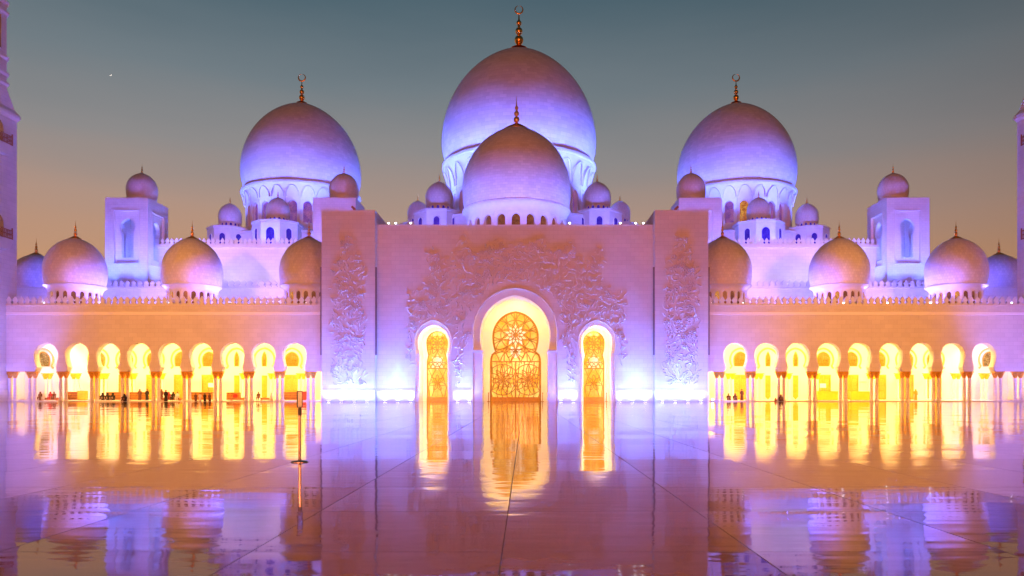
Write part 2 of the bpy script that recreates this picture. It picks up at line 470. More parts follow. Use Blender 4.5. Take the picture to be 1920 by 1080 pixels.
def dome(name, label, loc, R, zc, zb, z0, mat, kb=0.97, c=0.1, drum_k=0.86, nwin=16, win=None, win_z=(0.2, 0.75), win_w=0.5,
         fin_h=None, cres=0.0, cap=0.0, group=None, collar=True, seg=64, cat='dome', wins_front=True, collar_h=None, ring_k=None):
    """z0 base of the drum, zc equator, zb (<0) ring below the equator (all metres, relative to loc)"""
    d = thing(name, label, cat, loc, 0, group)
    ring = zc+zb
    rd = R*drum_k
    # shell
    pr = [(r, z+zc) for r, z in dome_profile(R, zb, kb, c)]
    MB().lathe(pr, seg).build('shell', mat, d)
    # moulded ring under the shell and flared collar
    rk = R*(ring_k or kb)
    MB().lathe([(rk*0.90, ring-0.06*R), (rk*1.0, ring-0.06*R), (rk*1.012, ring-0.048*R), (rk*1.012, ring-0.02*R), (rk*1.0, ring-0.008*R), (R*kb*0.96, ring+0.004*R)], seg).build('ring_moulding', M['trim'], d)
    zt = ring-0.05*R
    if collar:
        zf = zt-(collar_h or min(0.35*R, (zt-z0)*0.45))
        prof = []
        for i in range(9):
            t = i/8
            prof.append((rd+0.01*R+(rk*0.985-rd)*(t**2.2), zf+(zt-zf)*t))
        MB().lathe([(rd*0.9, zf)]+prof+[(rd*0.9, zt)], seg).build('flared_collar', M['trim'], d)
        ztop = zf
    else:
        ztop = zt
    # drum: flat bays pierced by arched openings, dark glass set back
    if nwin:
        mb = MB(); th = 0.07*R
        hw = rd*math.tan(PI/nwin)
        zl = z0+(ztop-z0)*win_z[0]; zh = z0+(ztop-z0)*win_z[1]
        aw = hw*win_w
        half = arch_half(aw, zl, aw, zh-aw*1.15, aw, zh-aw*1.15, zh, 5)
        for i in range(nwin):
            a = 2*PI*(i+0.5)/nwin
            rm = Matrix.Rotation(a+PI/2, 4, 'Z') @ Matrix.Translation((0, -rd, 0))
            mb.prism(bay_poly(-hw, hw, zl, ztop, 0, half), 0, th, rm)
            mb.prism([(-hw, z0), (hw, z0), (hw, zl), (-hw, zl)], 0, th, rm)
        mb.build('drum', M['trim'], d)
        for i in range(nwin):
            a = 2*PI*(i+0.5)/nwin
            if wins_front and math.sin(a) > 0.25: continue     # windows on the far side are never seen
            rm = Matrix.Rotation(a+PI/2, 4, 'Z') @ Matrix.Translation((0, -rd, 0))
            wb = MB().prism([(-aw*1.2, zl-0.02), (aw*1.2, zl-0.02), (aw*1.2, zh+0.02), (-aw*1.2, zh+0.02)], th*0.72, th*0.9, rm)
            wm_ = win(i, a) if callable(win) else win
            wb.build('window', wm_, d)
    else:
        MB().lathe([(rd, z0), (rd, ztop+0.01)], seg).build('drum', M['trim'], d)
    apex = zc+pr[-1][1]-zc
    if cap:
        # gilt cap ring around the crown
        cc = c*R; RR = R+cc
        za = zc+math.sqrt(RR*RR-(cap+cc)**2)
        MB().lathe([(cap*1.06, za-0.09*cap), (cap*1.10, za), (cap*1.0, za+0.10*cap), (cap*0.55, za+0.34*cap), (0.25*cap, za+0.48*cap), (0.05*cap, za+0.5*cap)], 40).build('gilt_cap', M['gold'], d)
        apex = max(apex, za+0.46*cap)
    if fin_h:
        f = finial_mb(fin_h, cres > 0).build('finial', M['gold'], d, (0, 0, apex-0.015*R))
        if cres:
            crescent_mb(cres).build('crescent', M['gold'], f, (0, 0, 0.83*fin_h+cres*0.95))
    return d

Y2 = 182.0
# -- great dome
MAIN = (AX, Y2, 0)
great = dome('great_dome', 'huge central marble dome, tallest of all, crescent finial against the sky', MAIN, 18.7, 61.5, -5.4, 40.2, M['dome_big'],
     kb=0.935, ring_k=0.985, c=0.28, drum_k=0.88, nwin=24, win=M['violet_glass'], win_z=(0.12, 0.93), win_w=0.46, fin_h=10.4, cres=0.95, cap=2.3, group='large domes over the prayer hall', seg=96)
SIDE_L = (PX(566.0, Y2), Y2, 0); SIDE_R = (2*AX-SIDE_L[0], Y2, 0)
def side_win(lit):
    def f(i, a):
        return lit if abs(i-17.5) < 1.2 and lit else M['violet_glass']
    return f
sideL = dome('side_dome', 'large marble dome left of the great dome, violet windows in its drum', SIDE_L, 14.1, 54.3, -4.9, 37.6, M['dome_side'],
     kb=0.93, ring_k=0.985, c=0.26, collar_h=3.3, drum_k=0.90, nwin=24, win=M['violet_glass'], win_z=(0.30, 0.95), win_w=0.60, fin_h=6.5, cres=0.85, cap=1.5, group='large domes over the prayer hall', seg=96)
sideR = dome('side_dome', 'large marble dome right of the great dome, one drum window glowing amber', SIDE_R, 14.1, 54.3, -4.9, 37.6, M['dome_side'],
     kb=0.93, ring_k=0.985, c=0.26, collar_h=3.3, drum_k=0.90, nwin=24, win=lambda i, a: M['amber_glass'] if i == 17 else M['violet_glass'], win_z=(0.30, 0.95), win_w=0.60, fin_h=6.5, cres=0.85, cap=1.5,
     group='large domes over the prayer hall', seg=96)
# blind arcade mouldings on the flared collars of the three large domes
for d, R, zc, zb, z0, rd, ch_ in ((great, 18.7, 61.5, -5.4, 40.2, 18.7*0.88, None), (sideL, 14.1, 54.3, -4.9, 37.6, 14.1*0.9, 3.3), (sideR, 14.1, 54.3, -4.9, 37.6, 14.1*0.9, 3.3)):
    ring = zc+zb; zt = ring-0.05*R; zf = zt-(ch_ or min(0.35*R, (zt-z0)*0.45)); rk = R*0.985
    def cr(z):
        t = max(0, min(1, (z-zf)/(zt-zf)))
        return rd+0.01*R+(rk*0.985-rd)*(t**2.2)
    am = MB()
    for i in range(24):
        a0 = 2*PI*(i+0.5)/24
        w = 2*PI/24*0.42
        pts = []
        for k in range(13):
            q = PI*k/12
            z = zf+(zt-zf)*(0.10+0.72*math.sin(q))
            an = a0-w*math.cos(q)
            r = cr(z)+0.02*R
            pts.append((r*math.cos(an), r*math.sin(an), z))
        am.tube(pts, 0.011*R, 6)
        # slender engaged column below each arch springing
        an = a0+PI/24
        rr = rd*1.008
        am.tube([(rr*math.cos(an), rr*math.sin(an), z0), (rr*math.cos(an), rr*math.sin(an), zf+0.03*R)], 0.009*R, 6)
    am.build('arcade_moulding', M['trim'], d)
# -- portal dome
PD = 132.0
pdome = dome('portal_dome', 'medium marble dome just above the portal, in front of the great dome', (AX, PD, 0), 9.55, 36.8, -3.4, 26.5, M['dome_front'],
     kb=0.965, ring_k=0.985, c=0.22, collar_h=1.4, drum_k=0.91, nwin=22, win=lambda i, a: M['rust_glass'], win_z=(0.30, 0.90), win_w=0.56, fin_h=5.2, cres=0, cap=2.2, seg=96)

# -- arcade domes (one built, the rest copied)
AD = 121.0
def ax_pos(px, d): return PX(px, d)
xs_left = [PX(141.5, AD), PX(360.5, AD), PX(579.5, AD)]
def rust(i, a): return M['amber_glass'] if i in (11, 13) else M['rust_glass']
G_AD = 'medium domes along the arcade roofs'
ad0 = dome('arcade_dome', 'outer marble dome on the left arcade roof, between minaret and roof tower', (xs_left[0], AD, 0), 4.62, 20.9, -2.3, 14.0, M['dome_mid'],
     kb=0.945, ring_k=0.97, c=0.22, collar_h=0.9, drum_k=0.83, nwin=20, win=rust, win_z=(0.25, 0.97), win_w=0.55, fin_h=2.6, cap=0.95, group=G_AD)
clone(ad0, (xs_left[1], AD, 0), 'middle marble dome on the left arcade roof, orange-tinged, right of the roof tower')
clone(ad0, (xs_left[2], AD, 0), 'marble dome on the left arcade roof, partly hidden by the left pylon')
clone(ad0, (2*AX-xs_left[2], AD, 0), 'marble dome on the right arcade roof, partly hidden by the right pylon')
clone(ad0, (2*AX-xs_left[1], AD, 0), 'middle marble dome on the right arcade roof, left of the roof tower')
clone(ad0, (2*AX-xs_left[0], AD, 0), 'outer marble dome on the right arcade roof, orange on one side')
o_ = clone(ad0, (PX(68, 150), 150, -1.0), 'dark blue dome half hidden behind the left minaret')
o2_ = clone(ad0, (2*AX-PX(68, 150), 150, -1.0), 'dark blue dome half hidden behind the right minaret')
for q_ in (o_, o2_): q_.scale = (1.14, 1.14, 1.14)

# -- roof cupolas round the large domes
G_CUP = 'small cupolas around the large domes'
cup0 = None
def cupola(loc, label):
    global cup0
    if cup0 is None:
        cup0 = dome('cupola', label, loc, 2.55, 2.8, -1.4, 0.0, M['dome_cup'], kb=0.97, c=0.25, drum_k=0.9, nwin=14, win=M['blue_glass'],
                    win_z=(0.2, 0.9), win_w=0.5, fin_h=1.7, cap=0, group=G_CUP, collar=False, seg=40)
        return cup0
    return clone(cup0, loc, label)
ZT = 38.3
def turret_pos(c, R, deg):
    a = math.radians(deg)
    return (c[0]+R*math.cos(a), c[1]+R*math.sin(a))
tl1 = turret_pos(SIDE_L, 17.6, -90); tl2 = turret_pos(SIDE_L, 17.6, -136); tr1 = turret_pos(SIDE_R, 17.6, -90); tr2 = turret_pos(SIDE_R, 17.6, -44)
cupola((*tl1, ZT), 'small cupola in front of the left large dome')
cupola((*tl2, ZT), 'small cupola at the outer left end of the left large dome')
cupola((*tr1, ZT), 'small cupola in front of the right large dome')
cupola((*tr2, ZT), 'small cupola at the outer right end of the right large dome')
tm = [turret_pos(MAIN, 24.6, a) for a in (-135, -180, -45, 0)]
c_ = cupola((*tm[0], 40.6), 'larger cupola tucked against the left edge of the portal dome'); c_.scale = (1.2, 1.2, 1.2)
cupola((*tm[1], 42.0), 'lower small cupola left of the great dome, outermost')
c_ = cupola((*tm[2], 40.6), 'larger cupola tucked against the right edge of the portal dome'); c_.scale = (1.2, 1.2, 1.2)
cupola((*tm[3], 42.0), 'lower small cupola right of the great dome, outermost')

# ------------------------------------------------------------------ prayer hall behind
def merlon_poly(w, h):
    half = [(0.47*w, 0), (0.47*w, 0.13*h), (0.30*w, 0.20*h), (0.24*w, 0.30*h), (0.33*w, 0.40*h), (0.44*w, 0.48*h), (0.44*w, 0.55*h), (0.30*w, 0.70*h), (0.14*w, 0.86*h), (0, h)]
    return [(-x, z) for x, z in half[:-1]]+[half[-1]]+half[-2::-1]
merlon_proto = {}
def merlons(parent, x0, x1, y, z, sp, w, h, t):
    key = (w, h, t)
    n = max(1, round((x1-x0)/sp)); sp = (x1-x0)/n
    for i in range(n):
        loc = (x0+sp*(i+0.5), y, z)
        if key not in merlon_proto:
            o = MB().prism(merlon_poly(w, h)[::-1], 0, t).build('merlon', M['trim'], parent, loc)
            merlon_proto[key] = o.data
        else:
            o = bpy.data.objects.new('merlon', merlon_proto[key]); C.objects.link(o); o.parent = parent; o.location = loc

hall = thing('prayer_hall', 'white prayer hall with crenellated roof edges behind the arcades and portal', 'building', (AX, 150, 0))
HW = 92.0
ZH = PZ(459, 150)
MB().box(-HW+20, HW-20, 0, 75, 0, ZH-0.6).build('tall_wall', M['wall'], hall)
MB().box(-HW+19.6, HW-19.6, -0.45, 0.4, ZH-0.6, ZH).build('cornice', M['trim'], hall)
ZL = PZ(538, 140)
MB().box(-HW-10, -24, -10, -0.004, 0, ZL-0.35).build('lower_wall', M['wall'], hall)
MB().box(24, HW+10, -10, -0.004, 0, ZL-0.35).build('lower_wall', M['wall'], hall)
for s in (-1, 1):
    a, b = sorted((s*24, s*(HW+10)))
    MB().box(a, b, -10.3, -9.4, ZL-0.35, ZL).build('lower_cornice', M['trim'], hall)
    a, b = sorted((s*32.0, s*71.6))
    merlons(hall, a, b, -0.35, ZH, 0.92, 0.9, 1.35, 0.25)
    a, b = sorted((s*30.0, s*86.0))
    merlons(hall, a, b, -10.2, ZL, 1.15, 1.1, 1.25, 0.25)
# raised tiers that carry the large domes, with octagonal turrets under the cupolas
for c, r, zt in ((MAIN, 25.2, 39.6), (SIDE_L, 17.5, 37.2), (SIDE_R, 17.5, 37.2)):
    MB().lathe([(r, ZH-1), (r, zt-0.5), (r+0.25, zt-0.45), (r+0.25, zt), (r*0.86, zt+0.9), (2, zt+1.0)], 64).build('round_tier', M['trim'], hall, (c[0]-AX, c[1]-150, 0))
def turret(p, r, zt, hero):
    o = MB().lathe([(r, ZH-1), (r, zt-0.5), (r+0.2, zt-0.45), (r+0.2, zt), (1, zt+0.05)], 8, a0=PI/8, smooth=False).build('turret', M['trim'], hall, (p[0]-AX, p[1]-150, 0))
    ap = r*math.cos(PI/8)
    for k in (-135, -90, -45):
        rm = Matrix.Rotation(math.radians(k)+PI/2, 4, 'Z') @ Matrix.Translation((0, -ap, 0))
        w = 0.85 if k == -90 and hero else 0.6
        z0, z1 = ZH+1.5, zt-1.7
        half = arch_half(w, z0, w, z1-w*1.1, w, z1-w*1.1, z1, 6)
        MB().prism(arch_outline(half)[::-1], -0.03, 0.1, rm).build('window', M['blue_glass'], o)
        out = [(x*1.22, z+0.12 if z > z0 else z) for x, z in arch_outline(half)]
        MB().tube([rm @ Vector((x, -0.05, z)) for x, z in out], 0.11, 6).build('window_frame', M['trim'], o)
turret(tl1, 5.4, ZT, True); turret(tr1, 5.4, ZT, True)
turret(tl2, 4.8, ZT, False); turret(tr2, 4.8, ZT, False)
for p, r in ((tm[0], 5.6), (tm[1], 4.4), (tm[2], 5.6), (tm[3], 4.4)):
    turret(p, r, 40.6 if r > 5 else 42.0, False)

# -- four square roof towers with a cupola each
def roof_tower(x0, mirror, label):
    w = 8.3; d0 = 145.0
    z0, z1 = ZL-0.3, PZ(371.5, d0)
    t = thing('roof_tower', label, 'tower', (x0+w/2, d0+w/2, 0), 0, 'square roof towers')
    mb = MB()
    hw = w/2
    aw = 1.55
    pz0, pz1 = 26.4, 36.6
    zs0 = 27.6
    half = arch_half(1.15, zs0, 1.15, 32.2, 1.5, 33.4, 35.2, 8)
    for k in range(4):
        rm = Matrix.Rotation(k*PI/2, 4, 'Z') @ Matrix.Translation((0, -hw, 0))
        g = 0.002 if k % 2 else 0.0
        e = hw if k % 2 == 0 else hw-1.2
        # outer leaf with a rectangular sunk panel
        mb.prism([(-e, z0), (e, z0), (e, pz0), (-e, pz0)], 0, 0.4, rm)
        mb.prism([(-e, pz1), (e, pz1), (e, z1), (-e, z1)], 0, 0.4, rm)
        mb.prism([(-e, pz0), (-2.35, pz0), (-2.35, pz1), (-e, pz1)], 0, 0.4, rm)
        mb.prism([(2.35, pz0), (e, pz0), (e, pz1), (2.35, pz1)], 0, 0.4, rm)
        # inner leaf with the arched opening
        mb.prism(bay_poly(-e, e, zs0, z1-0.01, 0, half), 0.4, 1.2, rm)
        mb.prism([(-e, z0), (e, z0), (e, zs0), (-e, zs0)], 0.4, 1.2, rm)
    mb.build('shaft', M['wall_small'], t)
    MB().box(-hw+1.2, hw-1.2, -hw+1.2, hw-1.2, zs0-0.5, zs0-0.05).build('chamber_floor', M['trim'], t)
    rf = MB().box(-hw+0.02, hw-0.02, -hw+0.02, hw-0.02, z1, z1+0.12).build('roof_slab', M['trim'], t)
    for k in range(4):
        rm = Matrix.Rotation(k*PI/2, 4, 'Z') @ Matrix.Translation((0, -hw, 0))
        fr = MB()
        for a, b, c, d in ((-2.62, 2.62, pz1, pz1+0.22), (-2.62, 2.62, pz0-0.22, pz0)):
            fr.prism([(a, c), (b, c), (b, d), (a, d)], -0.12, 0.05, rm)
        for sx in (-1, 1):
            x = sorted((sx*2.37, sx*2.62)); fr.prism([(x[0], pz0), (x[1], pz0), (x[1], pz1), (x[0], pz1)], -0.10, 0.05, rm)
        fr.build('panel_frame', M['trim'], t)
    return t, z1+0.12
G_TD = 'small domes on the roof towers'
tx = [(197-985)*145/F, (586.7-985)*145/F]
txs = tx+[2*AX-tx[1]-8.3, 2*AX-tx[0]-8.3]
tl = ['outer left square tower with tall arched openings on the roof', 'square tower rising behind the left portal pylon', 'square tower rising behind the right portal pylon',
      'outer right square tower with tall arched openings on the roof']
dl = ['small unlit brownish dome on the outer left roof tower', 'small brownish dome on the tower behind the left pylon', 'small brownish dome on the tower behind the right pylon',
      'small unlit brownish dome on the outer right roof tower']
twr = None
for i in range(4):
    if twr is None:
        twr, ztw = roof_tower(txs[i], False, tl[i])
    else:
        clone(twr, (txs[i]+4.15, 149.15, 0), tl[i])
td = None
for i in range(4):
    loc = (txs[i]+4.15+(0.9 if i in (0, 1) else -0.9), 149.15, ztw)
    if td is None:
        td = dome('tower_dome', dl[i], loc, 2.9, 2.5, -1.4, 0, M['dome_cup'], kb=0.95, c=0.2, drum_k=0.93, nwin=0, fin_h=1.9, group=G_TD, collar=False, seg=40)
    else:
        clone(td, loc, dl[i])

# ------------------------------------------------------------------ portal
PF = 113.6                       # facade plane
k_ = PF/F
def FU(px): return PX(px, PF)-AX
def FZ(py): return PZ(py, PF)
portal = thing('portal', 'monumental white marble portal with three arched doorways and carved vines', 'building', (AX, PF, 0))
ZP = FZ(423.5)
# profiles, in metres
m = k_
def prof_px(hj, yn, hn, yw, hw, ya, zs=0.0):
    return arch_half(hj*m, zs, hn*m, FZ(yn), hw*m, FZ(yw), FZ(ya), 14)
c_out = prof_px(79.0, 656, 79.0, 620, 79.0, 540)
c_in = prof_px(61.7, 663, 61.7, 627, 66.3, 552.5)
s_out = prof_px(35.0, 664, 33.0, 641, 35.5, 600)
s_in = prof_px(28.6, 664, 26.4, 641.5, 29.4, 608.7)
SU = 12.45
front = MB()
front.prism(bay_poly(-7.9, 7.9, 0, ZP, 0, c_out), 0, 0.55)
front.prism(bay_poly(-21, -7.9, 0, ZP, -SU, s_out), 0, 0.55)
front.prism(bay_poly(7.9, 21, 0, ZP, SU, s_out), 0, 0.55)
front.build('facade_wall', M['wall'], portal)
rear = MB()
rear.prism(bay_poly(-7.9, 7.9, 0, 20, 0, c_in), 0.553, 5.0)
rear.prism(bay_poly(-21, -7.9, 0, 20, -SU, s_in), 0.553, 5.0)
rear.prism(bay_poly(7.9, 21, 0, 20, SU, s_in), 0.553, 5.0)
rear.build('passage_wall', M['soffit'], portal)
body = MB()
body.box(-21, 21, 0.56, 32, 20.003, ZP-0.25)
body.box(-21, -20, 5.9, 32, 0, 20); body.box(20, 21, 5.9, 32, 0, 20)
body.build('roof_block', M['wall'], portal)
# imposts beside the main arch
im = MB()
for s in (-1, 1):
    a, b = sorted((s*60.2*m, s*78.8*m))
    im.box(a, b, -0.1, 0.56, FZ(660.5), FZ(656))
    for q in (-1, 1):
        a2 = q*SU+s*27.0*m; a, b = sorted((a2, q*SU+s*34.0*m))
        im.box(a, b, 0.1, 0.56, FZ(666), FZ(663))
im.build('impost', M['trim'], portal)
# archivolts: raised rounded edge mouldings
av = MB()
for half, cx, dx in ((c_out, 0, 1.0), (s_out, -SU, 1.0), (s_out, SU, 1.0)):
    o = [(cx+x, -0.02, z) for x, z in arch_outline([(x, z) for x, z in half if z > FZ(668)])]
    av.tube(o, 0.13, 6)
av.build('archivolt', M['trim'], portal)
# plinth courses between the doorways
pl = MB()
for a, b in ((-20.98, -SU-36.5*m), (-SU+36.5*m, -80.5*m), (80.5*m, SU-36.5*m), (SU+36.5*m, 20.98)):
    pl.box(a, b, -0.16, 0.002, 0, FZ(731.5))
    pl.box(a, b, -0.10, 0.002, FZ(731.5)+0.10, FZ(731.5)+0.2)
pl.build('plinth', M['wall_small'], portal)
MB().box(-20.98, 20.98, -0.12, 0.4, ZP, ZP+0.16).build('coping', M['trim'], portal)

# -- doors
DD = 118.6
md = DD/F
def DZ(py): return PZ(py, DD)
def petal(cx, cz, ang, L, Wd, n=7):
    """pointed leaf outline as a polyline"""
    out = []
    for sgn in (1, -1):
        rng = range(n+1) if sgn == 1 else range(n, -1, -1)
        for i in rng:
            t = i/n
            x = L*t; y = sgn*Wd*math.sin(PI*t)**0.8
            out.append((cx+x*math.cos(ang)-y*math.sin(ang), cz+x*math.sin(ang)+y*math.cos(ang)))
    return out
def inside(x, z, out):
    c = False; n = len(out)
    for i in range(n):
        x1, z1 = out[i]; x2, z2 = out[(i+1) % n]
        if (z1 > z) != (z2 > z) and x < (x2-x1)*(z-z1)/(z2-z1)+x1: c = not c
    return c
def lattice(mb, lines, clip, y, r):
    for ln in lines:
        # densify then clip
        seg = []
        for i in range(len(ln)-1):
            a, b = ln[i], ln[i+1]
            k = max(1, int(math.hypot(b[0]-a[0], b[1]-a[1])/0.15))
            for j in range(k): seg.append((a[0]+(b[0]-a[0])*j/k, a[1]+(b[1]-a[1])*j/k))
        seg.append(ln[-1])
        run = []
        for p in seg+[None]:
            if p is not None and inside(p[0], p[1], clip): run.append((p[0], y, p[1]))
            else:
                if len(run) > 2: mb.tube(run, r, 5)
                run = []
def circle(cx, cz, r, a0=0, a1=2*PI, n=28):
    return [(cx+r*math.cos(a0+(a1-a0)*i/n), cz+r*math.sin(a0+(a1-a0)*i/n)) for i in range(n+1)]
def door(cx, hj, yn, hn, yw, hw, ya, central, label):
    t = bpy.data.objects.new('doorway', None); C.objects.link(t); t.parent = portal; t.location = (cx, DD-PF, 0)
    t['label'] = label
    half = arch_half(hj*md, 0, hn*md, DZ(yn), hw*md, DZ(yw), DZ(ya), 14)
    if central:     # shouldered jambs below the neck
        half = [(hj*md, 0), (hj*md, DZ(680)), (hj*md*0.985, DZ(672)), (hj*md*0.94, DZ(665))]+[p for p in half if p[1] >= DZ(yn)-0.01]
    else:
        half = [(hj*md, 0), (hj*md, DZ(686)), (hj*md*0.985, DZ(678)), (hj*md*0.93, DZ(671))]+[p for p in half if p[1] >= DZ(yn)-0.01]
    out = arch_outline(half)
    W2 = 7.8 if central else 5.2
    MB().prism(bay_poly(-W2, W2, 0, 19.9, 0, half), 0.006, 0.7).build('door_wall', M['soffit'], t)
    gl = MB(); gl.prism(out[::-1], 0.30, 0.36); gl.build('glass', M['portal_glass'], t)
    fr = MB()
    fr.tube([(x, 0.16, z) for x, z in out], 0.20 if central else 0.15, 8)
    zt = DZ(678 if central else 691)
    fr.box(-hj*md, hj*md, 0.08, 0.26, zt-0.09, zt+0.09)
    fr.box(-hj*md, hj*md, 0.02, 0.28, 0, 0.62)
    if central:
        fr.box(-0.11, 0.11, 0.06, 0.27, 0.62, zt)
    fr.build('frame', M['gold_paint'], t)
    lines = []
    cz = DZ(628) if central else DZ(643)
    Rr = hw*md
    n = 10 if central else 8
    for i in range(n):
        a = PI/2+2*PI*i/n
        lines.append(petal(0, cz, a, Rr*0.62, Rr*0.15))
        b = a+PI/n
        lines.append(petal(Rr*0.34*math.cos(b), cz+Rr*0.34*math.sin(b), b, Rr*0.72, Rr*0.17))
        # scallops out to the rim
        p = (Rr*0.62*math.cos(a), cz+Rr*0.62*math.sin(a))
        for sg in (-1, 1):
            q = (Rr*1.3*math.cos(a+sg*0.22), cz+Rr*1.3*math.sin(a+sg*0.22))
            mid = (0.5*(p[0]+q[0])+0.08*Rr*sg*math.sin(a), 0.5*(p[1]+q[1])-0.08*Rr*sg*math.cos(a))
            lines.append([p, mid, q])
    lines.append(circle(0, cz, Rr*0.20)); lines.append(circle(0, cz, Rr*0.66))
    # interlaced bands at the neck
    zb = DZ(672 if central else 680)
    for i in range(-3, 4):
        lines.append(circle(i*hj*md*0.42, zb-0.9, hj*md*0.62, 0.1, PI-0.1, 18))
    if central:
        lines.append([(-hj*md, DZ(660)), (hj*md, DZ(660))])
        for s in (-1, 1):
            c0 = (s*hj*md*0.52, DZ(712))
            for i in range(11):
                lines.append(petal(c0[0], c0[1], 2*PI*i/11+PI/2, hj*md*(0.46 if i % 2 else 0.62), hj*md*0.085))
            lines.append(circle(c0[0], c0[1], hj*md*0.30)); lines.append(circle(c0[0], c0[1], hj*md*0.62))
            for k in range(5):
                x = s*hj*md*(0.12+0.2*k)
                lines.append([(x, 0.6), (x+0.25*s, 1.4), (x-0.2*s, 2.4), (x+0.15*s, zt)])
    else:
        for s in (-1, 1):
            lines.append([(s*0.1*hj*md, zt), (s*0.5*hj*md, zt-1.2), (s*0.15*hj*md, zt-2.6), (s*0.55*hj*md, 0.6)])
            lines.append([(s*0.85*hj*md, zt), (s*0.55*hj*md, zt-1.2), (s*0.85*hj*md, zt-3.0), (s*0.7*hj*md, 0.6)])
        for i in range(7):
            lines.append(petal(0, DZ(718), 2*PI*i/7+PI/2, hj*md*0.8, hj*md*0.16))
        lines.append(circle(0, zb+0.2, hj*md*0.5))
    lt = MB()
    lattice(lt, lines, out, 0.24, 0.075 if central else 0.06)
    lt.build('lattice', M['gold_paint'], t)
    pg = MB()
    if central:
        for i in range(10):
            a = PI/2+2*PI*i/10
            pts = petal(0, cz-0.1, a, Rr*0.50, Rr*0.10)
            pg.prism([(x, z) for x, z in pts[:-1]], 0.27, 0.295)
        for a in (PI/2+0.35, PI/2-0.35, PI/2):
            pts = petal(0, cz-Rr*1.02, a, Rr*0.55, Rr*0.12)
            pg.prism([(x, z) for x, z in pts[:-1]], 0.265, 0.297)
    else:
        for i in range(8):
            pts = petal(0, zb+0.05, 2*PI*i/8, hj*md*0.75, hj*md*0.16)
            pg.prism([(x, z) for x, z in pts[:-1]], 0.27, 0.295)
    pg.build('petal_glass', M['pale_glass'], t)
    return t
door(0.0, 46.7, 659.3, 37.3, 631.6, 42.3, 584.7, True, 'tall central doorway with flower lattice over golden glass')
door(-SU, 19.6, 666, 16.6, 642, 20.3, 620.8, False, 'narrow left doorway with golden lattice')
door(SU, 19.6, 666, 16.6, 642, 20.3, 620.8, False, 'narrow right doorway with golden lattice')

# -- carved vine relief
def leaf(mb, x, z, ang, L, Wd, h):
    ca, sa = math.cos(ang), math.sin(ang)
    bend = random.uniform(-0.35, 0.35)
    def P(u, v, y):
        v += bend*L*(u/L)**2
        return (x+u*ca-v*sa, y, z+u*sa+v*ca)
    vs = [P(0, 0, 0.01), P(0.3*L, Wd, 0.02), P(0.7*L, 0.7*Wd, 0.02), P(L, 0, 0.01), P(0.7*L, -0.7*Wd, 0.02), P(0.3*L, -Wd, 0.02), P(0.32*L, 0, -h), P(0.70*L, 0, -h*0.8)]
    mb.add(vs, [(0, 1, 6), (1, 2, 7, 6), (2, 3, 7), (3, 4, 7), (4, 5, 6, 7), (5, 0, 6)], False)
def curl(mb, x, z, ang, s, h):
    pts = []; rad = []
    sg = random.choice((-1, 1)); n = 14
    for i in range(n):
        t = i/(n-1)
        a = ang+sg*t*t*4.2
        if i == 0: px, pz = x, z
        else: px += math.cos(a)*s/n; pz += math.sin(a)*s/n
        pts.append((px, -0.02, pz)); rad.append(0.115*(1-0.5*t))
    mb.tube(pts, rad, 5, flat=1.0)
def relief(mb, region, bounds, spacing, seed, flow):
    rnd = random.Random(seed)
    x0, x1, z0, z1 = bounds
    pts = []
    grid = {}
    tries = int((x1-x0)*(z1-z0)/(spacing*spacing)*9)
    for _ in range(tries):
        x = rnd.uniform(x0, x1); z = rnd.uniform(z0, z1)
        g = region(x, z)
        if g <= 0 or rnd.random() > g: continue
        key = (int(x/spacing), int(z/spacing)); ok = True
        for i in (-1, 0, 1):
            for j in (-1, 0, 1):
                for q in grid.get((key[0]+i, key[1]+j), ()):
                    if (q[0]-x)**2+(q[1]-z)**2 < spacing*spacing: ok = False
        if not ok: continue
        grid.setdefault(key, []).append((x, z)); pts.append((x, z))
    for x, z in pts:
        a = flow(x, z)+rnd.gauss(0, 0.55)
        k = rnd.random()
        if k < 0.60:
            leaf(mb, x, z, a, rnd.uniform(0.5, 1.0), rnd.uniform(0.10, 0.165), rnd.uniform(0.20, 0.30))
        elif k < 0.86:
            curl(mb, x, z, a, rnd.uniform(1.0, 2.6), 0.1)
        else:
            n = rnd.choice((5, 6)); b = rnd.uniform(0, 6)
            for i in range(n): leaf(mb, x, z, b+2*PI*i/n, rnd.uniform(0.45, 0.7), 0.15, 0.24)
def facade_region(u, z):
    u = abs(u)
    px = u/m; py = VY-(z-EYE)/m
    # canopy edge: stepped outline rising to the middle
    if px > 203: return 0
    top = 455+0.00004*px**2+(0 if px < 60 else 8 if px < 110 else 22 if px < 165 else 78)
    if px > 165: top += (px-165)*0.4
    top += 10*math.sin(px*0.11)
    if py < top: return 0
    dc = math.hypot(px, min(0, (py-622)))
    ow = 92 if py < 622 else 90
    if (dc < 95 if py < 622 else px < 88): return 0
    ds = abs(px-153.4); dcs = math.hypot(ds, (py-641)) if py < 641 else ds
    if dcs < 43: return 0
    if py > 640:
        if px < 96 or (px > 150 and py > 690): return 0
        if py > 716: return 0
        return 0.9
    if py > 700: return 0
    return 1.0 if py > top+25 else 0.55
def facade_flow(u, z):
    a = math.atan2(z-FZ(560), u)
    return a*0.6+1.6*math.sin(u*0.45+z*0.3)+1.2*math.sin(z*0.7-u*0.2)
rl = MB()
random.seed(11)
relief(rl, facade_region, (-17.0, 17.0, 1.9, 24.5), 0.46, 5, facade_flow)
rl.build('carved_vines', M['trim'], portal)

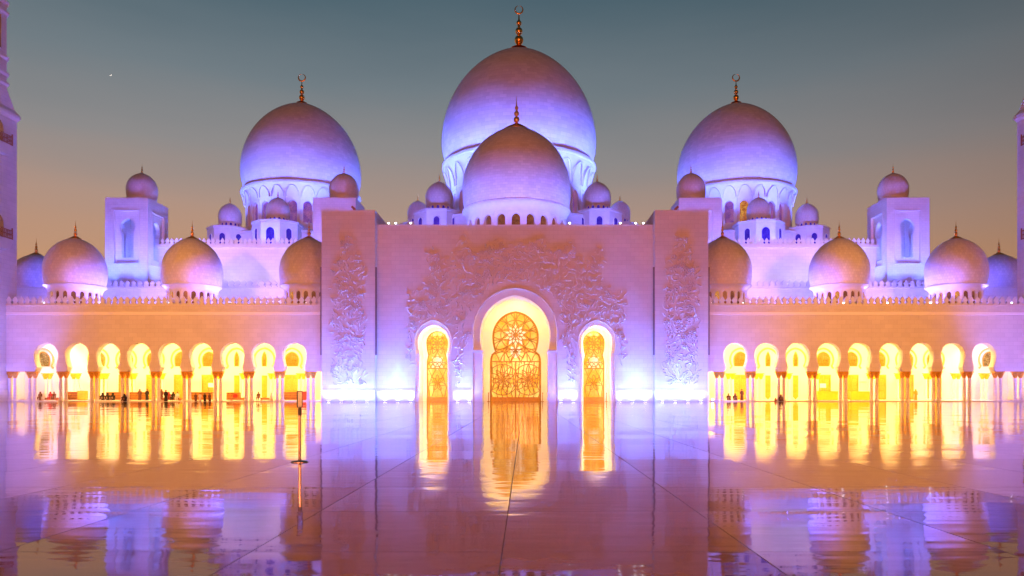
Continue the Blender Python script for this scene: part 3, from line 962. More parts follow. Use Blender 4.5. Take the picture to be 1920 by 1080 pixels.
# -- pylons either side
def pylon(sign, label):
    t = thing('pylon', label, 'tower', (AX+sign*25.0, 112.0, 0), 0, 'portal pylons')
    h = PZ(394, 112)
    MB().box(-4, 4, 0, 12, 0, h-0.15).build('shaft', M['wall'], t)
    MB().box(-4.03, 4.03, -0.05, 12.05, h-0.15, h).build('coping', M['trim'], t)
    p = MB(); p.box(-4.03, 4.03, -0.14, 0.002, 0, PZ(731.5, 112)); p.box(-4.02, 4.02, -0.08, 0.002, PZ(731.5, 112)+0.1, PZ(731.5, 112)+0.2)
    p.build('plinth', M['wall_small'], t)
    for s in (-1, 1):
        MB().box(*(sorted((s*4.0, s*4.24))), 0.12, 0.45, 7.0, 20.2).build('slot_fin', M['fin'], t)
    r = MB()
    def region(x, z):
        py = VY-(z-EYE)*F/112
        if py < 446 or py > 724: return 0
        w = 2.35 if py > 520 else 2.35*(0.32+0.68*(py-446)/74)
        if abs(x) > w+0.2*math.sin(z*1.7): return 0
        return 0.95 if py > 500 else 0.6
    random.seed(20+sign)
    relief(r, region, (-2.6, 2.6, 2.2, 25), 0.44, 30+sign, lambda x, z: PI/2+0.9*math.sin(z*0.8+x))
    r.build('carved_vines', M['trim'], t)
    return t
pylon(-1, 'tall flat pylon with carved vines on the left of the portal')
pylon(1, 'tall flat pylon with carved vines on the right of the portal')
def camera_unit(sign, label):
    t = thing('security_camera', label, 'camera', (AX+sign*24.35+(0.55 if sign < 0 else 0.9)*0, 112.6, PZ(394, 112)), 0, 'cameras on the pylon tops')
    MB().lathe([(0.12, 0), (0.12, 0.06), (0.05, 0.08), (0.05, 0.35)], 12).build('mount', M['dark'], t)
    rm = Matrix.Translation((0, 0, 0.45)) @ Matrix.Rotation(sign*-0.75, 4, 'Y')
    b = MB(); vs = MB().box(-0.36, 0.36, -0.17, 0.17, -0.17, 0.17)
    b.add([rm @ Vector(v) for v in vs.v], vs.f); b.build('housing', M['wood'], t, bevel=0.03)
camera_unit(-1, 'small tilted rust-coloured camera on top of the left pylon')
camera_unit(1, 'small tilted rust-coloured camera on top of the right pylon')

# ------------------------------------------------------------------ arcades
AF = 113.0
ma = AF/F
ZS = PZ(696.5, AF)
ZTOP = PZ(573, AF)
BAY = 4.70
def column_mbs():
    sh = MB().lathe([(0.26, 0.28), (0.235, 0.5), (0.225, 2.0), (0.205, ZS-1.0)], 16)
    ba = MB().lathe([(0.34, 0.12), (0.34, 0.2), (0.30, 0.24), (0.32, 0.29), (0.26, 0.34), (0.235, 0.40)], 16)
    ca = MB()
    z0 = ZS-1.02
    ca.lathe([(0.18, z0), (0.24, z0+0.04), (0.21, z0+0.1), (0.25, z0+0.35), (0.34, z0+0.62), (0.43, z0+0.8), (0.40, z0+0.86)], 16)
    for i in range(10):
        a = 2*PI*i/10
        pts = []
        for q in range(6):
            t = q/5
            r = 0.22+0.30*t*t; z = z0+0.15+0.72*t-0.16*max(0, t-0.7)*3
            pts.append((r*math.cos(a), r*math.sin(a), z))
        ca.tube(pts, [0.05, 0.07, 0.08, 0.08, 0.06, 0.02], 5)
    ca.box(-0.44, 0.44, -0.44, 0.44, ZS-0.16, ZS-0.004)
    return sh, ba, ca
csh, cba, cca = column_mbs()
col_data = {}
def column(parent, x, y, gilt):
    key = gilt
    if key not in col_data:
        s = csh.build('column', M['wall_small'] if not gilt else M['soffit'], parent)
        b = cba.build('column_base', M['trim'], s)
        c = cca.build('capital', M['gilt_lit'] if gilt else M['capital'], s)
        col_data[key] = s
    else:
        s = dup(col_data[key], parent)
    s.location = (x, y, 0)
    return s
win_types = ['wide', 'slit', 'slit', 'wide', 'wide', 'wide', 'wide', 'wide', 'blank', 'lattice']
def arcade(s, label):
    t = thing('arcade', label, 'arcade', (AX, AF, 0))
    X0, X1 = 29.0, 77.0
    w = MB()
    half = arch_half(1.78, ZS, 1.44, PZ(688, AF), 1.84, PZ(665.5, AF), PZ(643, AF), 14)
    xs = [33.4+BAY*i for i in range(9)]
    def mir(p): return [(s*x, z) for x, z in p]
    T = 1.3
    for i, x in enumerate(xs):
        a = x-BAY/2; b = x+BAY/2
        if i == 0: a = X0
        if i == 8: b = xs[8]+BAY/2
        w.prism(mir(bay_poly(a, b, ZS, ZTOP-0.9, x, half)), 0, T)
    a, b = sorted((s*(xs[8]+BAY/2), s*X1))
    w.box(a, b, 0, T, ZS, ZTOP-0.9)
    w.build('arcade_wall', M['wall'], t)
    a, b = sorted((s*X0, s*X1))
    MB().box(a, b, -0.10, T, ZTOP-0.9, ZTOP-0.02).build('frieze', M['wall_small'], t)
    led = MB(); led.box(a, b, -0.13, -0.003, ZTOP-1.40, ZTOP-0.95)
    led.build('string_course', M['uplit_trim'], t)
    MB().box(a, b, -0.2, 0.5, ZTOP-0.02, ZTOP+0.12).build('parapet_coping', M['trim'], t)
    merlons(t, a, b, -0.1, ZTOP+0.12, 0.948, 0.93, 1.32, 0.25)
    # gallery shell
    BW = 14.0
    MB().box(a, b, T+0.004, 30, 13.2, 13.9).build('roof_slab', M['trim'], t)
    MB().box(a, b, T+0.004, BW+0.3, 10.6, 11.0).build('gallery_ceiling', M['soffit'], t)
    MB().box(a, b, -0.35, BW, 0.004, 0.12).build('gallery_floor', M['trim'], t)
    a2, b2 = sorted((s*X0, s*84.0))
    MB().box(a2, b2, BW, BW+0.6, 0, 13.19).build('back_wall', M['soffit'], t)
    for e in (X0+0.02, 83.6):
        q = sorted((s*e, s*(e+0.3)))
        MB().box(q[0], q[1], T+0.01, BW-0.003, 0.12, 10.59).build('end_wall', M['soffit'], t)
    # columns: pairs under every springing, half columns on the back wall
    for i in range(11):
        x = 33.4-BAY/2+BAY*i if i < 10 else 33.4-BAY/2+BAY*9+3.05
        for dx in (-0.40, 0.40):
            column(t, s*(x+dx), 0.48, False)
            if i < 10: column(t, s*(x+dx), 1.05+0.0, False) if False else None
        if i < 10:
            x2 = 38.1+BAY/2+BAY*(i-1)
            for dx in (-0.36, 0.36):
                column(t, s*(x2+dx), 11.4, True)
    # doors and windows on the back wall
    for i, ty in enumerate(win_types):
        x = s*(38.1+BAY*i)
        if ty == 'blank': continue
        hw = 1.12 if ty != 'slit' else 0.36
        wz0, wz1 = PZ(687, AF+BW), PZ(660, AF+BW)
        h2 = arch_half(hw*0.86, wz0, hw*0.86, wz0+0.01, hw, wz0+(wz1-wz0)*0.48, wz1, 8)
        mat = M['lattice_glass'] if ty == 'lattice' else M['gold_glass']
        o = MB().prism(arch_outline(h2)[::-1], BW-0.10, BW-0.02).build('window', mat, t, (x, 0, 0))
        MB().tube([(a_, BW-0.12, b_) for a_, b_ in arch_outline(h2)], 0.09, 6).build('window_frame', M['door_gold'], o)
        h3 = arch_half(1.75, wz0-0.3, 1.45, wz0+0.1, 1.72, wz0+(wz1-wz0)*0.48, wz1+0.62, 8)
        MB().tube([(a_, BW-0.10, b_) for a_, b_ in arch_outline(h3)], 0.16, 6).build('arch_moulding', M['door_pale'], o)
        if ty == 'lattice': continue
        dz = PZ(704, AF+BW)
        dm = MB()
        if ty == 'slit':
            dm.box(-hw*1.2, hw*1.2, BW-0.12, BW-0.02, 0.6, dz)
            dm.prism([(-hw*1.2, 0.6), (0, 0.13), (hw*1.2, 0.6)], BW-0.12, BW-0.02)
        else:
            dm.box(-hw, hw, BW-0.10, BW-0.02, 0.13, dz)
        dr = dm.build('door', M['door_gold'], t, (x, 0, 0))
        if ty == 'wide':
            pn = MB()
            pn.box(-hw-0.12, -hw, BW-0.2, BW-0.02, 0.13, dz+0.12); pn.box(hw, hw+0.12, BW-0.2, BW-0.02, 0.13, dz+0.12)
            pn.box(-hw, hw, BW-0.2, BW-0.02, dz+0.002, dz+0.12)
            pn.box(-0.05, 0.05, BW-0.16, BW-0.101, 0.13, dz)
            for sx in (-1, 1):
                for z0, z1 in ((0.4, 1.5), (1.7, 3.6)):
                    q = sorted((sx*0.2, sx*0.95)); pn.box(q[0], q[1], BW-0.14, BW-0.101, z0, min(z1, dz-0.2))
            pn.build('door_frame', M['capital'], dr)
    return t
arcL = arcade(-1, 'long crenellated arcade of nine keyhole arches left of the portal')
arcR = arcade(1, 'long crenellated arcade of nine keyhole arches right of the portal')

# ------------------------------------------------------------------ minarets
def minaret(s, label):
    hw = 4.05
    cx = 82.6+AX                  # distance of the minaret's centre from the axis
    t = thing('minaret', label, 'minaret', (AX+s*cx+(0.55 if s > 0 else 0.0), 111.35, 0), 0, 'minarets at the courtyard corners')
    zc = PZ(219, 115)
    ch = 0.05
    def sq(h, c): return [(h, -h+c), (h, h-c), (h-c, h), (-h+c, h), (-h, h-c), (-h, -h+c), (-h+c, -h), (h-c, -h)]
    def loft(mb, secs):
        n = 8; v = []; f = []
        for poly, z in secs: v += [(x, y, z) for x, y in poly]
        for i in range(len(secs)-1):
            for k in range(n):
                l = (k+1) % n; f.append((i*n+k, i*n+l, (i+1)*n+l, (i+1)*n+k))
        f.append(tuple(range(n))[::-1]); f.append(tuple((len(secs)-1)*n+k for k in range(n)))
        mb.add(v, f)
    b = MB(); loft(b, [(sq(hw, ch), 0), (sq(hw, ch), zc-0.7)]); b.build('square_shaft', M['wall'], t)
    p = MB(); loft(p, [(sq(hw+0.14, ch), 0), (sq(hw+0.14, ch), 1.8), (sq(hw+0.02, ch), 1.82)]); p.build('plinth', M['wall_small'], t)
    k = MB(); loft(k, [(sq(hw+0.05, ch), zc-0.7), (sq(hw+0.35, ch), zc-0.25), (sq(hw+0.35, ch), zc+0.15), (sq(hw+0.1, ch), zc+0.6), (sq(hw-0.1, ch+0.2), zc+0.9)]); k.build('cornice', M['trim'], t)
    ro = 4.07
    def oc(r): return sq(r, r*(1-math.tan(PI/8)))
    z1 = PZ(168, 113.5)
    q = MB(); loft(q, [(sq(hw-0.1, ch+0.2), zc+0.9), (oc(ro), z1), (oc(ro), z1+22)]); q.build('octagonal_shaft', M['wall_small'], t)
    for zz in (z1+0.3, z1+1.8, z1+4.2, z1+11.0, z1+12.5):
        r = MB(); loft(r, [(oc(ro+0.02), zz), (oc(ro+0.32), zz+0.2), (oc(ro+0.32), zz+0.5), (oc(ro+0.02), zz+0.7)]); r.build('band', M['trim'], t)
    r = MB().lathe([(3.0, z1+22), (3.6, z1+22.6), (3.6, z1+23.4), (3.0, z1+23.6), (3.0, z1+40), (3.6, z1+41), (3.6, z1+42), (2.2, z1+42.2), (2.2, z1+48), (2.6, z1+49.5), (1.8, z1+51.5), (0.3, z1+53)], 32).build('round_shaft', M['wall_small'], t)
    finial_mb(5, True).build('finial', M['gold'], r, (0, 0, z1+52.6))
    # slim amber window slits on the octagon, railed balconies on the sides towards the portal
    side = Matrix.Rotation(-s*PI/2, 4, 'Z')
    for a in (0, -s*PI/2):
        MB().box(-0.5, 0.5, -ro-0.06, -ro+0.1, z1+5.6, z1+10.6).build('window', M['rust_glass'], t, rot=(0, 0, a))
    lo, hi = -1.75, 1.75
    for py in (271, 448):
        zb = PZ(py, 112.3)
        for a in (0, -s*PI/2):
            bl = MB(); bl.prism([(lo+0.7, zb-1.6), (hi-0.7, zb-1.6), (hi, zb-0.35), (hi, zb), (lo, zb), (lo, zb-0.35)], -hw-0.95, -hw+0.05)
            o = bl.build('balcony', M['trim'], t, rot=(0, 0, a))
            rl = MB()
            for i in range(11):
                x = lo+0.07+(hi-lo-0.14)*i/10
                rl.tube([(x, -hw-0.88, zb), (x, -hw-0.88, zb+(1.75 if i in (0, 10) else 1.35))], 0.10 if i in (0, 10) else 0.05, 6)
            for zz in (0.1, 0.70, 1.3):
                rl.box(lo, hi, -hw-0.93, -hw-0.83, zb+zz, zb+zz+0.12)
                for e in (lo+0.06, hi-0.06): rl.box(e-0.05, e+0.05, -hw-0.825, -hw, zb+zz, zb+zz+0.12)
            rl.build('railing', M['wood'], o)
            MB().prism(arch_outline(arch_half(1.0, zb+0.02, 1.0, zb+2.2, 1.0, zb+2.2, zb+3.6, 6))[::-1], -hw-0.05, -hw+0.1).build('balcony_door', M['rust_glass'], t, rot=(0, 0, a))
    return t
minaret(-1, 'lilac-lit square minaret with wooden balconies at the left edge of the picture')
minaret(1, 'lilac-lit square minaret with wooden balconies at the right edge of the picture')

# ------------------------------------------------------------------ small things
def sign_post():
    d = 16.84
    t = thing('sign_stand', 'slim steel sign stand on a round base on the marble floor', 'sign', (PX(562, d), d, 0))
    MB().lathe([(0.20, 0.0), (0.20, 0.012), (0.17, 0.03), (0.05, 0.045), (0.035, 0.06)], 40).build('base', M['steel'], t)
    MB().lathe([(0.032, 0.05), (0.032, 1.05)], 20).build('pole', M['steel'], t)
    MB().lathe([(0.042, 1.05), (0.042, 1.20), (0.03, 1.215), (0.03, 1.235)], 20).build('collar', M['black'], t)
    z0, z1, hw = 1.225, 1.60, 0.13
    ang = math.radians(82)
    fr = MB()
    fr.box(-hw, hw, -0.012, 0.012, z0, z0+0.018); fr.box(-hw, hw, -0.012, 0.012, z1-0.018, z1)
    fr.box(-hw, -hw+0.018, -0.012, 0.012, z0+0.018, z1-0.018); fr.box(hw-0.018, hw, -0.012, 0.012, z0+0.018, z1-0.018)
    f = fr.build('sign_frame', M['black'], t, rot=(0, 0, ang))
    MB().box(-hw+0.018, hw-0.018, -0.006, 0.006, z0+0.018, z1-0.018).build('sign_panel', M['sign'], f)
sign_post()

G_POST = 'gold barrier posts beside the doors'
def gold_post(px, label):
    d = 112.6
    t = thing('barrier_post', label, 'post', (PX(px, d), d, 0), 0, G_POST)
    MB().lathe([(0.22, 0), (0.22, 0.03), (0.06, 0.07)], 20).build('base', M['gold_paint'], t)
    MB().lathe([(0.055, 0.06), (0.05, 1.2), (0.085, 1.24), (0.085, 1.32), (0.0, 1.38)], 14).build('pole', M['gold_paint'], t)
gold_post(915.8, 'gold post in front of the left jamb of the central doorway')
gold_post(1017.5, 'gold post in front of the right jamb of the central doorway')
gold_post(1137, 'gold post at the right jamb of the narrow right doorway')

# -- in-ground uplights along the portal
G_UP = 'uplights along the foot of the portal'
up0 = None
def uplight(x, y, label, power, ty):
    global up0
    if up0 is None:
        up0 = thing('uplight', label, 'uplight', (x, y, 0), 0, G_UP)
        MB().box(-0.30, 0.30, -0.14, 0.14, 0.004, 0.10).build('housing', M['dark'], up0, bevel=0.02)
        MB().box(-0.24, 0.24, -0.10, 0.10, 0.101, 0.13).build('lens', M['lens_low'], up0)
    else: clone(up0, (x, y, 0), label)
    lamp('SPOT', (x, y-0.05, 0.25), power, (0.50, 0.58, 1.0), (x, ty, 3.5), 0.12, 150, 0.8)
ups = [(px, 112.0, 'left pylon') for px in (616, 640, 664, 688)]+[(px, PF, 'left facade bay') for px in (722, 746, 770)]+[(px, PF, 'wall left of the central door') for px in (858, 880)]
ups += [(px, PF, 'wall right of the central door') for px in (1052, 1075)]+[(px, PF, 'right facade bay') for px in (1162, 1186, 1210)]+[(px, 112.0, 'right pylon') for px in (1242, 1266, 1290, 1314)]
cnt = {}
ordn = ['first', 'second', 'third', 'fourth']
tot = {}
for _, _, w in ups: tot[w] = tot.get(w, 0)+1
for px, d, where in ups:
    i = cnt.get(where, 0); cnt[where] = i+1
    uplight(PX(px, d-1.0), d-1.0, 'low uplight under the %s, %s from the left' % (where, ordn[i]), 270, d)

# -- floodlights on parapets
G_FL = 'floodlights along the roof edges'
fl0 = None
def floodlight(px, d, z, label):
    global fl0
    if fl0 is None:
        fl0 = thing('floodlight', label, 'floodlight', (PX(px, d), d, z), 0, G_FL)
        MB().box(-0.20, 0.20, 0, 0.22, 0.12, 0.46).build('housing', M['dark'], fl0, bevel=0.03)
        MB().box(-0.12, 0.12, -0.03, -0.002, 0.20, 0.40).build('lens', M['lens'], fl0)
        b = MB(); b.box(-0.24, -0.21, 0.06, 0.14, 0, 0.34); b.box(0.21, 0.24, 0.06, 0.14, 0, 0.34); b.box(-0.21, 0.21, 0.06, 0.14, 0, 0.03)
        b.build('bracket', M['dark'], fl0)
    else: clone(fl0, (PX(px, d), d, z), label)
for px, w in ((742, 'second-nearest the left pylon'), (729, 'nearest the left pylon'), (770, 'below the outermost left cupola'), (1068, 'beside the portal dome drum'), (1163, 'below the outermost right cupola'),
              (1192, 'second-nearest the right pylon'), (1206, 'nearest the right pylon')):
    floodlight(px, PF+0.25, ZP+0.16, 'bright floodlight on the portal roof edge, %s' % w)
for px, w in ((84, 'left arcade parapet under the outer dome'), (190, 'left arcade parapet beside the outer dome, under the roof tower'), (318, 'left arcade parapet under the middle dome'), (435, 'left arcade parapet between middle and inner domes'), (575, 'left arcade parapet next to the pylon'),
              (1333, 'right arcade parapet against the pylon'), (1392, 'right arcade parapet under the inner dome'), (1581, 'right arcade parapet under the middle dome'), (1664, 'right arcade parapet under the roof tower'),
              (1744, 'right arcade parapet beside the outer dome'), (1897, 'right arcade parapet against the minaret')):
    floodlight(px, AF+0.32, ZTOP+0.12, 'bright floodlight on the %s' % w)
floodlight(1336, 112.3, 0.0, 'floodlight standing on the floor at the foot of the right pylon')

# -- furniture in the arcades
def bench(px, d, w, label):
    t = thing('bench', label, 'bench', (PX(px, d), d, 0.12), 0, 'low wooden benches in the left arcade')
    MB().box(-w/2, w/2, -0.25, 0.25, 0.38, 0.45).build('seat', M['wood'], t, bevel=0.01)
    for s in (-1, 1):
        q = sorted((s*w*0.45, s*w*0.36)); MB().box(q[0], q[1], -0.2, 0.2, 0.004, 0.379).build('leg', M['wood'], t)
    MB().box(-w*0.36, w*0.36, -0.21, -0.17, 0.08, 0.378).build('apron', M['wood'], t)
bench(92, 115.5, 3.2, 'wooden bench with a seated group in the first arch on the left')
bench(323, 115.0, 3.0, 'wooden bench under the fifth arch of the left arcade')
bench(446, 115.0, 2.4, 'wooden bench with a red bag under the seventh arch of the left arcade')
bench(500, 115.0, 2.0, 'wooden bench under the eighth arch of the left arcade')
def rack(px, d, w, h, label):
    t = thing('shoe_rack', label, 'shoe rack', (PX(px, d), d, 0.12), 0, 'slatted racks in the left arcade')
    fr = MB()
    for s in (-1, 1):
        q = sorted((s*w/2, s*(w/2-0.06))); fr.box(q[0], q[1], -0.2, 0.2, 0.004, h)
    fr.box(-w/2+0.06, w/2-0.06, 0.15, 0.2, 0.02, h); fr.build('frame', M['wood'], t)
    n = 4
    for i in range(n):
        z = 0.1+(h-0.15)*i/(n-1)
        MB().box(-w/2+0.062, w/2-0.062, -0.2, 0.148, z, z+0.05).build('shelf', M['door_gold'], t)
rack(136, 121, 2.4, 1.35, 'slatted wooden rack seen through the second arch from the left')
rack(215, 121, 2.6, 1.3, 'slatted wooden rack seen through the third arch from the left')
rack(259, 121, 3.0, 1.3, 'slatted wooden rack behind two standing people in the fourth arch')
rack(378, 121, 3.6, 1.3, 'slatted wooden rack behind a small group in the sixth arch')
rack(438, 121, 2.2, 1.25, 'slatted wooden rack above the bench in the seventh arch')
rack(548, 121, 3.2, 1.35, 'slatted wooden rack below the wide door next to the left pylon')
def counter(px, d, w, h, mat, label, grp):
    t = thing('counter', label, 'counter', (PX(px, d), d, 0.12), 0, grp)
    MB().box(-w/2, w/2, -0.35, 0.35, 0.06, h-0.05).build('body', mat, t, bevel=0.015)
    MB().box(-w/2-0.04, w/2+0.04, -0.4, 0.4, h-0.048, h).build('top', mat, t, bevel=0.01)
    MB().box(-w/2+0.06, w/2-0.06, -0.3, 0.3, 0.002, 0.058).build('plinth', M['dark'], t)
counter(1551, 119, 3.2, 1.45, M['yellow_box'], 'yellow counter under the fourth arch of the right arcade', 'counters in the right arcade')
counter(1612, 119, 3.0, 1.42, M['yellow_box'], 'yellow counter under the fifth arch of the right arcade', 'counters in the right arcade')
counter(155, 120, 1.3, 1.5, M['door_gold'], 'plain orange cabinet beside the slatted rack in the second arch', None)
counter(571, 119, 1.2, 1.4, M['red_cloth'], 'dark red cabinet next to the left pylon', None)
def notice(px, d, py, label):
    z0, z1 = PZ(py+4, d), PZ(py-4, d)
    t = thing('notice_board', label, 'notice board', (PX(px, d), d, 0.12), 0, 'white notice boards')
    MB().box(-0.5, 0.5, -0.03, 0.03, z0-0.12, z1-0.12).build('board', M['white_board'], t)
    for s in (-1, 1): MB().box(s*0.4-0.02, s*0.4+0.02, -0.02, 0.02, 0.004, z0-0.121).build('leg', M['steel'], t)
notice(396, 123, 722, 'small white notice board before the door in the sixth arch on the left')
notice(1543, 123, 723, 'small white notice board before the door in the fourth arch on the right')
bg_ = thing('bag', 'red bag standing on the bench in the seventh arch', 'bag', (PX(441, 115), 115, 0.572))
MB().lathe([(0.30, 0.0), (0.36, 0.1), (0.35, 0.35), (0.24, 0.52), (0.08, 0.56)], 16).build('pouch', M['red_cloth'], bg_)
MB().tube([(-0.15, 0, 0.5), (-0.12, 0, 0.72), (0.12, 0, 0.72), (0.15, 0, 0.5)], 0.025, 6).build('handle', M['red_cloth'], bg_)

# ------------------------------------------------------------------ people
def person(px, d, label, pose='stand', robe=None, z=0.12, rz=0.0, scale=1.0, head='scarf', zseat=0.45):
    t = thing('person', label, 'person', (PX(px, d), d, z), rz, 'people in the arcades')
    t.scale = (scale,)*3
    robe = robe or M['black_cloth']
    if pose == 'stand':
        J = {'pel': (0, 0, 0.95), 'spine': (0, 0.01, 1.2), 'chest': (0, 0, 1.38), 'neck': (0, 0, 1.50), 'head': (0, -0.02, 1.60), 'crown': (0, -0.01, 1.70),
             'shl': (-0.19, 0, 1.42), 'ell': (-0.25, 0.03, 1.15), 'wrl': (-0.22, -0.12, 0.93), 'hal': (-0.20, -0.17, 0.86),
             'shr': (0.19, 0, 1.42), 'elr': (0.25, 0.03, 1.15), 'wrr': (0.24, -0.06, 0.9), 'har': (0.24, -0.08, 0.81),
             'hpl': (-0.1, 0, 0.9), 'knl': (-0.11, -0.03, 0.5), 'anl': (-0.11, 0.02, 0.09), 'tol': (-0.12, -0.16, 0.035),
             'hpr': (0.1, 0, 0.9), 'knr': (0.11, -0.05, 0.5), 'anr': (0.12, 0.0, 0.09), 'tor': (0.13, -0.18, 0.035)}
    else:
        s = zseat
        J = {'pel': (0, 0, s+0.12), 'spine': (0, -0.01, s+0.36), 'chest': (0, -0.04, s+0.54), 'neck': (0, -0.06, s+0.66), 'head': (0, -0.10, s+0.76), 'crown': (0, -0.10, s+0.86),
             'shl': (-0.19, -0.04, s+0.57), 'ell': (-0.25, -0.08, s+0.31), 'wrl': (-0.16, -0.28, s+0.24), 'hal': (-0.13, -0.36, s+0.23),
             'shr': (0.19, -0.04, s+0.57), 'elr': (0.25, -0.08, s+0.31), 'wrr': (0.16, -0.28, s+0.24), 'har': (0.13, -0.36, s+0.23),
             'hpl': (-0.1, -0.04, s+0.09), 'knl': (-0.13, -0.44, s+0.10 if s > 0.3 else s+0.42), 'anl': (-0.13, -0.46 if s > 0.3 else -0.55, 0.09), 'tol': (-0.14, -0.63 if s > 0.3 else -0.7, 0.035),
             'hpr': (0.1, -0.04, s+0.09), 'knr': (0.13, -0.44, s+0.10 if s > 0.3 else s+0.42), 'anr': (0.13, -0.46 if s > 0.3 else -0.55, 0.09), 'tor': (0.14, -0.63 if s > 0.3 else -0.7, 0.035)}
    Rd = {'pel': 0.15, 'spine': 0.13, 'chest': 0.15, 'neck': 0.055, 'head': 0.095, 'crown': 0.07, 'sh': 0.07, 'el': 0.048, 'wr': 0.032, 'ha': 0.035, 'hp': 0.095, 'kn': 0.062, 'an': 0.045, 'to': 0.035}
    E = [('pel', 'spine'), ('spine', 'chest'), ('chest', 'neck'), ('neck', 'head'), ('head', 'crown')]
    for s in 'lr': E += [('chest', 'sh'+s), ('sh'+s, 'el'+s), ('el'+s, 'wr'+s), ('wr'+s, 'ha'+s), ('pel', 'hp'+s), ('hp'+s, 'kn'+s), ('kn'+s, 'an'+s), ('an'+s, 'to'+s)]
    names = list(J)
    me = bpy.data.meshes.new('body')
    me.from_pydata([J[n] for n in names], [(names.index(a), names.index(b)) for a, b in E], [])
    o = bpy.data.objects.new('body', me); C.objects.link(o); o.parent = t
    sk = o.modifiers.new('skin', 'SKIN'); sk.use_smooth_shade = True
    for i, n in enumerate(names):
        r = Rd.get(n, Rd.get(n[:-1], 0.05))
        me.skin_vertices[0].data[i].radius = (r, r)
        me.skin_vertices[0].data[i].use_root = (n == 'pel')
    sb = o.modifiers.new('subdiv', 'SUBSURF'); sb.levels = 1; sb.render_levels = 1
    me.materials.append(M['skin'])
    # robe over torso and legs, sleeves follow the arms
    rb = MB()
    if pose == 'stand':
        secs = [(0.26, 0.20, 0, 0.06), (0.24, 0.18, 0, 0.3), (0.215, 0.17, 0, 0.7), (0.21, 0.165, 0, 0.95), (0.20, 0.15, 0, 1.2), (0.225, 0.155, 0, 1.38), (0.15, 0.11, 0, 1.48), (0.075, 0.07, 0, 1.52)]
        sides = [(J['shl'], J['ell'], J['wrl']), (J['shr'], J['elr'], J['wrr'])]
    else:
        s = zseat
        secs = [(0.24, 0.20, -0.02, s+0.01), (0.235, 0.19, -0.02, s+0.2), (0.21, 0.165, -0.02, s+0.36), (0.225, 0.16, -0.04, s+0.54), (0.15, 0.11, -0.05, s+0.63), (0.075, 0.07, -0.06, s+0.67)]
        sides = [(J['shl'], J['ell'], J['wrl']), (J['shr'], J['elr'], J['wrr'])]
    n = 16; v = []; f = []
    for a, b, cy, z_ in secs:
        for i in range(n): v.append((a*math.cos(2*PI*i/n), cy+b*math.sin(2*PI*i/n), z_))
    for k in range(len(secs)-1):
        for i in range(n): f.append((k*n+i, k*n+(i+1) % n, (k+1)*n+(i+1) % n, (k+1)*n+i))
    f.append(tuple(range(n))[::-1]); f.append(tuple((len(secs)-1)*n+i for i in range(n)))
    rb.add(v, f, True)
    for sd in sides: rb.tube(sd, [0.10, 0.075, 0.065], 8)
    if pose != 'stand':
        for s_ in 'lr':
            rb.tube([J['hp'+s_], J['kn'+s_], tuple(J['an'+s_][i]+(0.05 if i == 2 else 0) for i in range(3))], [0.13, 0.10, 0.085], 8)
    rb.build('robe', robe, t)
    hx, hy, hz = J['head']
    hm = MB()
    if head == 'scarf':
        hm.lathe([(0.17, -0.18), (0.135, -0.08), (0.128, 0.03), (0.12, 0.10), (0.08, 0.16), (0.0, 0.18)], 14, c=(hx, hy+0.035, hz))
        hm.build('headscarf', robe, t)
    else:
        hm.lathe([(0.105, 0.0), (0.118, 0.05), (0.11, 0.10), (0.07, 0.15), (0.0, 0.165)], 14, c=(hx, hy+0.025, hz))
        hm.build('hair', M['hair'], t)
    # face: nose and brow read at this distance only as a hint of relief
    fm_ = MB(); fm_.add([(hx-0.018, hy-0.10, hz-0.02), (hx+0.018, hy-0.10, hz-0.02), (hx, hy-0.135, hz-0.015), (hx, hy-0.10, hz+0.035)], [(0, 1, 2), (0, 2, 3), (1, 3, 2), (0, 3, 1)])
    fm_.build('nose', M['skin'], t)
    return t
BC, RC, BR, WC = M['black_cloth'], M['red_cloth'], M['brown_cloth'], M['white_cloth']
person(76, 115.2, 'person in dark clothes seated at the left end of the bench group, first arch', 'sit', BR)
person(84, 115.4, 'person in a pale robe in the middle of the seated group, first arch', 'sit', WC)
person(95, 115.3, 'person in red seated on the bench in the first arch', 'sit', RC)
person(102, 115.6, 'person in dark clothes seated right of the one in red, first arch', 'sit', BR, head='hair')
for px, l in ((193, 'left one of three'), (202, 'middle one of three'), (212, 'right one of three')):
    person(px, 114.6, 'person in black seated on the floor, %s in the third arch' % l, 'floor', BC, zseat=0.05, scale=1.25)
person(234, 112.4, 'person in black crouched by the columns between third and fourth arches', 'floor', BC, z=0.0, zseat=0.05, scale=1.2)
person(262, 115.5, 'person in a long dark robe standing left of another in the fourth arch', 'stand', BR)
person(276, 115.5, 'person in a long dark robe standing right of another in the fourth arch', 'stand', BC, head='hair')
person(303, 116, 'person in brown standing left of the bench in the fifth arch', 'stand', BR)
person(311, 112.5, 'person in black standing on the courtyard edge at the fifth arch', 'stand', BC, z=0.0, head='hair')
person(317, 114.9, 'person in red seated on the bench in the fifth arch', 'sit', RC)
person(325, 114.9, 'person in black seated on the bench in the fifth arch', 'sit', BC)
person(333, 114.9, 'person in a pale robe seated on the bench in the fifth arch', 'sit', WC, head='hair')
for px, l, r_ in ((367, 'leftmost', BR), (375, 'second', WC), (384, 'third', BC), (393, 'rightmost', BR)):
    person(px, 112.3, 'small person in %s clothes, %s of the four before the sixth arch' % ('pale' if r_ is WC else 'black' if r_ is BC else 'brown', l), 'stand', r_, z=0.0, scale=0.72, head='hair')
person(485, 114.6, 'person in brown seated beside the bench in the eighth arch', 'sit', BR, head='hair')
person(510, 115.0, 'person in white at the right end of the bench in the eighth arch', 'sit', WC)
person(1366, 114.5, 'person in brown seated on the floor, left one in the first right arch', 'floor', BR, zseat=0.05, scale=1.15, head='hair')
